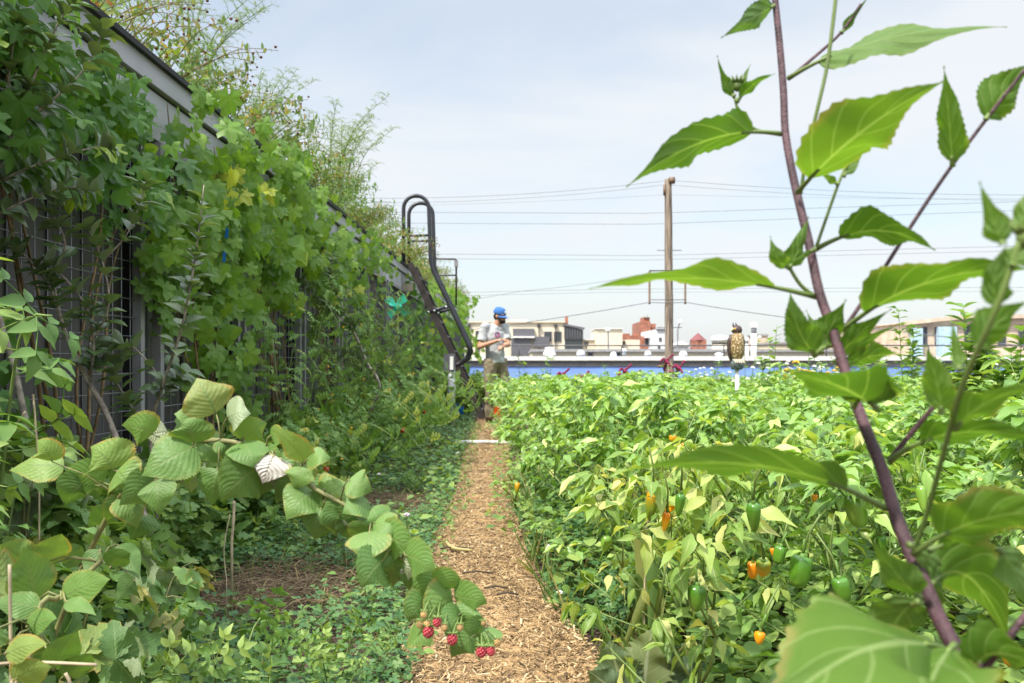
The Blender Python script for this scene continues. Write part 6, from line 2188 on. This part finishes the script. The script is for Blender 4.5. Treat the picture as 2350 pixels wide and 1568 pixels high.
flower_plant("small golden clump behind the sunflower stem", (P.x, P.y, 0), P.z, 8, .03, M_GOLD, k=40, name="goldenrod", cat="flowering plant", spread=.15)


def amaranth(lab, loc, h):
    root = empty("amaranth", loc, lab, "amaranth", "magenta amaranth plants in the far bed")
    g, gl = Geo(), Geo()
    Q = spline([Vector((0, 0, 0)), Vector((.01, .02, h * .5)), Vector((.03, 0, h * .82))], 5)
    g.tube(Q, .007, 6); g.build("stem", M_MAGENTA, root)
    branch_leaves(gl, Q, 26, OVAL, (.07, .13), .2, 1.0, .3); gl.build("foliage", G_WEED, root)
    for i in range(5):
        g = Geo(); a = i * 1.3
        b = Vector(tuple(Q[-1 - (i % 3)]))
        pts = spline([b, b + Vector((.05 * math.cos(a), .05 * math.sin(a), .08)), b + Vector((.11 * math.cos(a), .11 * math.sin(a), .14 - .03 * i))], 4)
        for q in pts:
            g.ellipsoid(np.array(tuple(q)) + RNG.normal(0, .006, 3), (.02, .02, .02), 7, 5)
        g.build("plume", M_MAGENTA, root)


for (x, y, d, l) in ((1523, 805, 13.5, "tall magenta amaranth left of the utility pole"), (1550, 822, 13, "magenta amaranth right at the utility pole"), (1428, 832, 13.5, "magenta amaranth midway between man and utility pole"), (1330, 850, 13, "short dark amaranth right of the man"), (1285, 845, 14, "amaranth nearest the man"), (1445, 850, 12.5, "low dark red amaranth in the pepper tops")):
    P = px(x, y, d)
    amaranth(l, (P.x, P.y, 0), P.z)


def tall_weed(seed, h, k, size=(.08, .15), tpl=PEP, mat_=None):
    root = empty("tall_weed", (0, 0, 0))
    g, gl = Geo(), Geo()
    for i in range(3):
        a = i * 2.1 + seed
        Q = spline([Vector((0, 0, 0)), Vector((.05 * math.cos(a), .05 * math.sin(a), h * .5)), Vector((.09 * math.cos(a), .09 * math.sin(a), h * (1 - .12 * i)))], 5)
        g.tube(Q, np.linspace(.008, .002, len(Q)), 5)
        branch_leaves(gl, Q, k // 3, tpl, size, .12, 1.0, .45)
    g.build("stem", G_STEM, root)
    gl.build("foliage", mat_ or G_WEED, root)
    return root


tw_ = [tall_weed(1, 1.5, 150), tall_weed(2, 1.3, 130, (.06, .12), SMALL), tall_weed(3, 1.4, 200, (.09, .17), OVAL)]
UW = set()
for i, (k, x, y, d, l) in enumerate(((2, 2240, 705, 6.5, "tall leafy weed rising highest at the right by the brick building"), (0, 2085, 708, 8.5, "slender tall weed before the tan brick building"), (1, 1765, 745, 9.5, "thin tall weed beside the white flue"), (1, 1970, 760, 9, "thin weed behind the sunflower stem"),
                                     (0, 2270, 735, 7.5, "broad tall weed right of the highest one"), (2, 2320, 760, 6, "dense tall weed at the right edge of the bed"), (2, 2180, 780, 7, "leafy weed under the right hand sunflower leaf"), (1, 1870, 770, 10, "thin weed right of the goldenrod"),
                                     (1, 1200, 815, 13.8, "leafy weed just right of the man"), (1, 1255, 805, 14, "pale seeding weed right of the man before the blue wall"), (0, 1640, 830, 12, "green weed left of the falcon post"), (1, 2030, 800, 8, "weed under the lower sunflower leaves"), (0, 1395, 838, 14, "pale green weed before the blue wall"))):
    P = px(x, y, d)
    h0 = (1.5, 1.3, 1.4)[k]
    place(tw_, UW, k, (P.x, P.y, 0), P.z / h0, i * 1.7, l, "weed", "tall weeds standing above the beds")

for i in range(12):
    y = 10.5 + 2.5 * RNG.random()
    P = px(1880 + 40 * i + RNG.normal(0, 12), 830, y)
    h = RNG.uniform(.85, 1.12)
    place(tw_, UW, (1, 0, 2)[i % 3], (P.x, y, 0), h / (1.5, 1.3, 1.4)[(1, 0, 2)[i % 3]], i * 1.3, "mid height weed in the thicket right of the goldenrod before the blue wall", "weed", "weeds in the thicket right of the goldenrod")

# the mixed bed beyond the peppers
mx = [tall_weed(11, .72, 170, (.07, .13), SMALL), tall_weed(12, .75, 180, (.07, .14), PEP_LOW), tall_weed(13, .7, 420, (.05, .12), (np.array([[-.04, 0, 0], [.04, 0, 0], [0, 1, 0]]), [np.array([[0, 1, 2]])], np.array([[0, 0], [1, 0], [.5, 1]])), G_DILL)]
for m_ in mx:
    m_.name = "bed_plant"
UM = set()
y = 15.6
while y < 25:
    x = float(path_x(y)[1]) + .4
    while x < .59 * y + .4:
        kind = 2 if (1.0 < x < 4.5 and RNG.random() < .6) else int(RNG.integers(2))
        place(mx, UM, kind, (x + RNG.normal(0, .1), y + RNG.normal(0, .2), 0), RNG.uniform(.7, .92) * np.array([2.2, 2.2, 1.0]), RNG.uniform(0, 6),
              "pale feathery herb in the mixed bed before the blue wall" if kind == 2 else "leafy green crop plant in the mixed bed before the blue wall", "bed plant", "feathery herbs in the far mixed bed" if kind == 2 else "leafy crops in the far mixed bed")
        x += RNG.uniform(.65, .95)
    y += 1.05
# far plants along the path on the left side beyond the ladder
for i, y in enumerate(np.arange(14.6, 25, .8)):
    place(mx, UM, i % 2, (-1.25 + RNG.normal(0, .12), y, 0), (1.6, 1.6, .9), RNG.uniform(0, 6), "leafy crop plant along the wall beyond the ladder", "bed plant", "leafy crops by the wall beyond the ladder")

for i, (x, y) in enumerate(((-1.0, 15.6), (-.98, 16.8), (-1.02, 18.0), (-1.0, 19.2), (-.95, 14.95))):
    place(mx, UM, i % 2, (x, y, 0), (1.0, 1.0, .75), i * 1.3, "leafy crop plant along the wall beyond the ladder", "bed plant", "leafy crops by the wall beyond the ladder")

# dry grass stalk with broad blades, and kale, at the near pepper row
st = empty("grass_stalk", (.39, 2.72, 0), "tan seeding grass stalk with broad striped blades before the first peppers", "grass stalk")
g = Geo(); Q = spline([Vector((.385, 2.6, 0)), px(1478, 1420, 2.6), px(1484, 1250, 2.6), px(1487, 1110, 2.6)])
g.tube(Q, np.linspace(.004, .0022, len(Q)), 6); rel(g.build("stem", M_STALK, None), st)
g = Geo()
for k in range(60):
    f = k / 60
    c = np.array(tuple(px(1487 - 2 * f, 1108 + 110 * f, 2.6))) + RNG.normal(0, .0022, 3)
    g.ellipsoid(c, (.0028, .0028, .006), 5, 4)
rel(g.build("seedhead", M_STALK, None), st)
for i, (b, m_, t_, w, roll) in enumerate((((1480, 1420), (1470, 1260), (1455, 1112), 34, .3), ((1480, 1400), (1500, 1290), (1488, 1480), 44, .3), ((1478, 1560), (1500, 1360), (1410, 1540), 40, .5), ((1480, 1500), (1460, 1330), (1440, 1420), 26, .4))):
    g = shaped_leaf(px(*b, 2.62), px(*m_, 2.6), px(*t_, 2.56), w / FOC * 2.6, roll, 0, 'x', 18, 2, .25, .1, 0, i + 70)
    rel(g.build("blade", G_GRASS, None), st)
ka = empty("kale_plant", (.38, 2.5, 0), "blue green kale plant with ragged leaves at the lower edge", "kale")
for i, (b, t_, w) in enumerate((((1440, 1600), (1400, 1470), 110), ((1480, 1600), (1500, 1440), 120), ((1560, 1600), (1610, 1470), 120), ((1440, 1610), (1350, 1540), 80), ((1520, 1600), (1550, 1480), 100))):
    mid = ((b[0] + t_[0]) / 2 - 6, (b[1] + t_[1]) / 2 - 6)
    g = shaped_leaf(px(*b, 2.45), px(*mid, 2.42), px(*t_, 2.4), w / FOC * 2.4, .3, .1, 'rasp', 24, 4, .2, .3, .14, i + 90)
    rel(g.build("leaf", [G_KALE, G_STEM], None), ka)
# bean pod and twigs on the mulch
g = Geo(); P = [px(1024, 1265, 4.45), px(1040, 1290, 4.3), px(1084, 1302, 4.25)]
for q in P:
    q.z = .06
Q = spline(P); g.tube(Q, [.004 + .005 * math.sin(PI * f) + .0012 * math.sin(f * 30) for f in np.linspace(0, 1, len(Q))], 8)
tag(g.build("bean_pod", solid("dry_bean_pod", (.45, .38, .16), .7)), "dry curved bean pod lying on the mulch", "bean pod")
for i, (a, b, d, l) in enumerate((((1110, 1395), (1165, 1378), 3.55, "dark twig lying on the mulch near the berries"), ((1140, 1400), (1190, 1412), 3.45, "dark broken twig beside the longer one"), ((1060, 1352), (1130, 1345), 3.8, "thin dark twig across the mulch"), ((1010, 1290), (1080, 1288), 4.3, "thin twig near the dry bean pod"))):
    A, B = px(*a, d), px(*b, d)
    A.z = B.z = .058
    g = Geo(); g.tube([A, A.lerp(B, .5) + Vector((0, .01, .006)), B], .004, 5); tag(g.build("twig", solid("dark_twig", (.06, .045, .035), .9) if i == 0 else MATS["dark_twig"]), l, "twig", "twigs on the mulch path")
# loose green and blue ties on the vines
for (x, y, d, l) in ((515, 590, 5.0, "lower blue plastic tie on the grape vine"), (521, 535, 5.05, "upper blue plastic tie on the grape vine"), (537, 985, 1.75, "blue plastic tie behind the arching cane")):
    c = px(x, y, d)
    e = empty("vine_tie", c, l, "tie", "blue vine ties", .2)
    g = Geo(); s = d / FOC * 10
    g.add(np.array([(-.3, 0, 1.1), (.35, -.1, .9), (.3, -.25, -.2), (-.35, 0, -.1), (.2, 0, -1.2), (-.5, .1, -1.1)]) * s, [[[0, 3, 2, 1], [3, 5, 4, 2]]])
    g.build("strip", M_BLUETAPE, e)
    g = Geo(); g.tube([(-.1 * s, .01, 1.0 * s), (-.15 * s, .05 * s, 1.4 * s)], .002, 5); g.build("knot", M_BLUETAPE, e)

# prototypes that were never placed
for o in [o for o in COL.objects if o.type == 'EMPTY' and o.parent is None and "label" not in o.keys()]:
    for c in list(o.children_recursive):
        bpy.data.objects.remove(c)
    bpy.data.objects.remove(o)

# peppers hang on the outside of their plants: bring each one out in front of the leaves that cover it
bpy.context.view_layer.update()
dg = bpy.context.evaluated_depsgraph_get()
eye = Vector((0, 0, CAMZ))
for o, L in HUNG:
    c = o.matrix_world.translation - Vector((0, 0, L * .5))
    d = (c - eye)
    dist = d.length
    d.normalize()
    best = dist
    org, gone = eye.copy(), 0.0
    for hop in range(60):
        ok, loc, nrm, idx, ob, mw = scene.ray_cast(dg, org, d)
        if not ok:
            break
        r = (loc - eye).length
        root = ob
        while root.parent:
            root = root.parent
        if r > 1.35 and root.name.startswith("pepper_plant") and ob.name.split('.')[0] in ("foliage", "stem"):
            best = min(best, r - .035)
            break
        if r >= dist:
            break
        org = loc + d * .002
    if best < dist - .001:
        o.location = o.location - d * (dist - max(best, dist * .72))
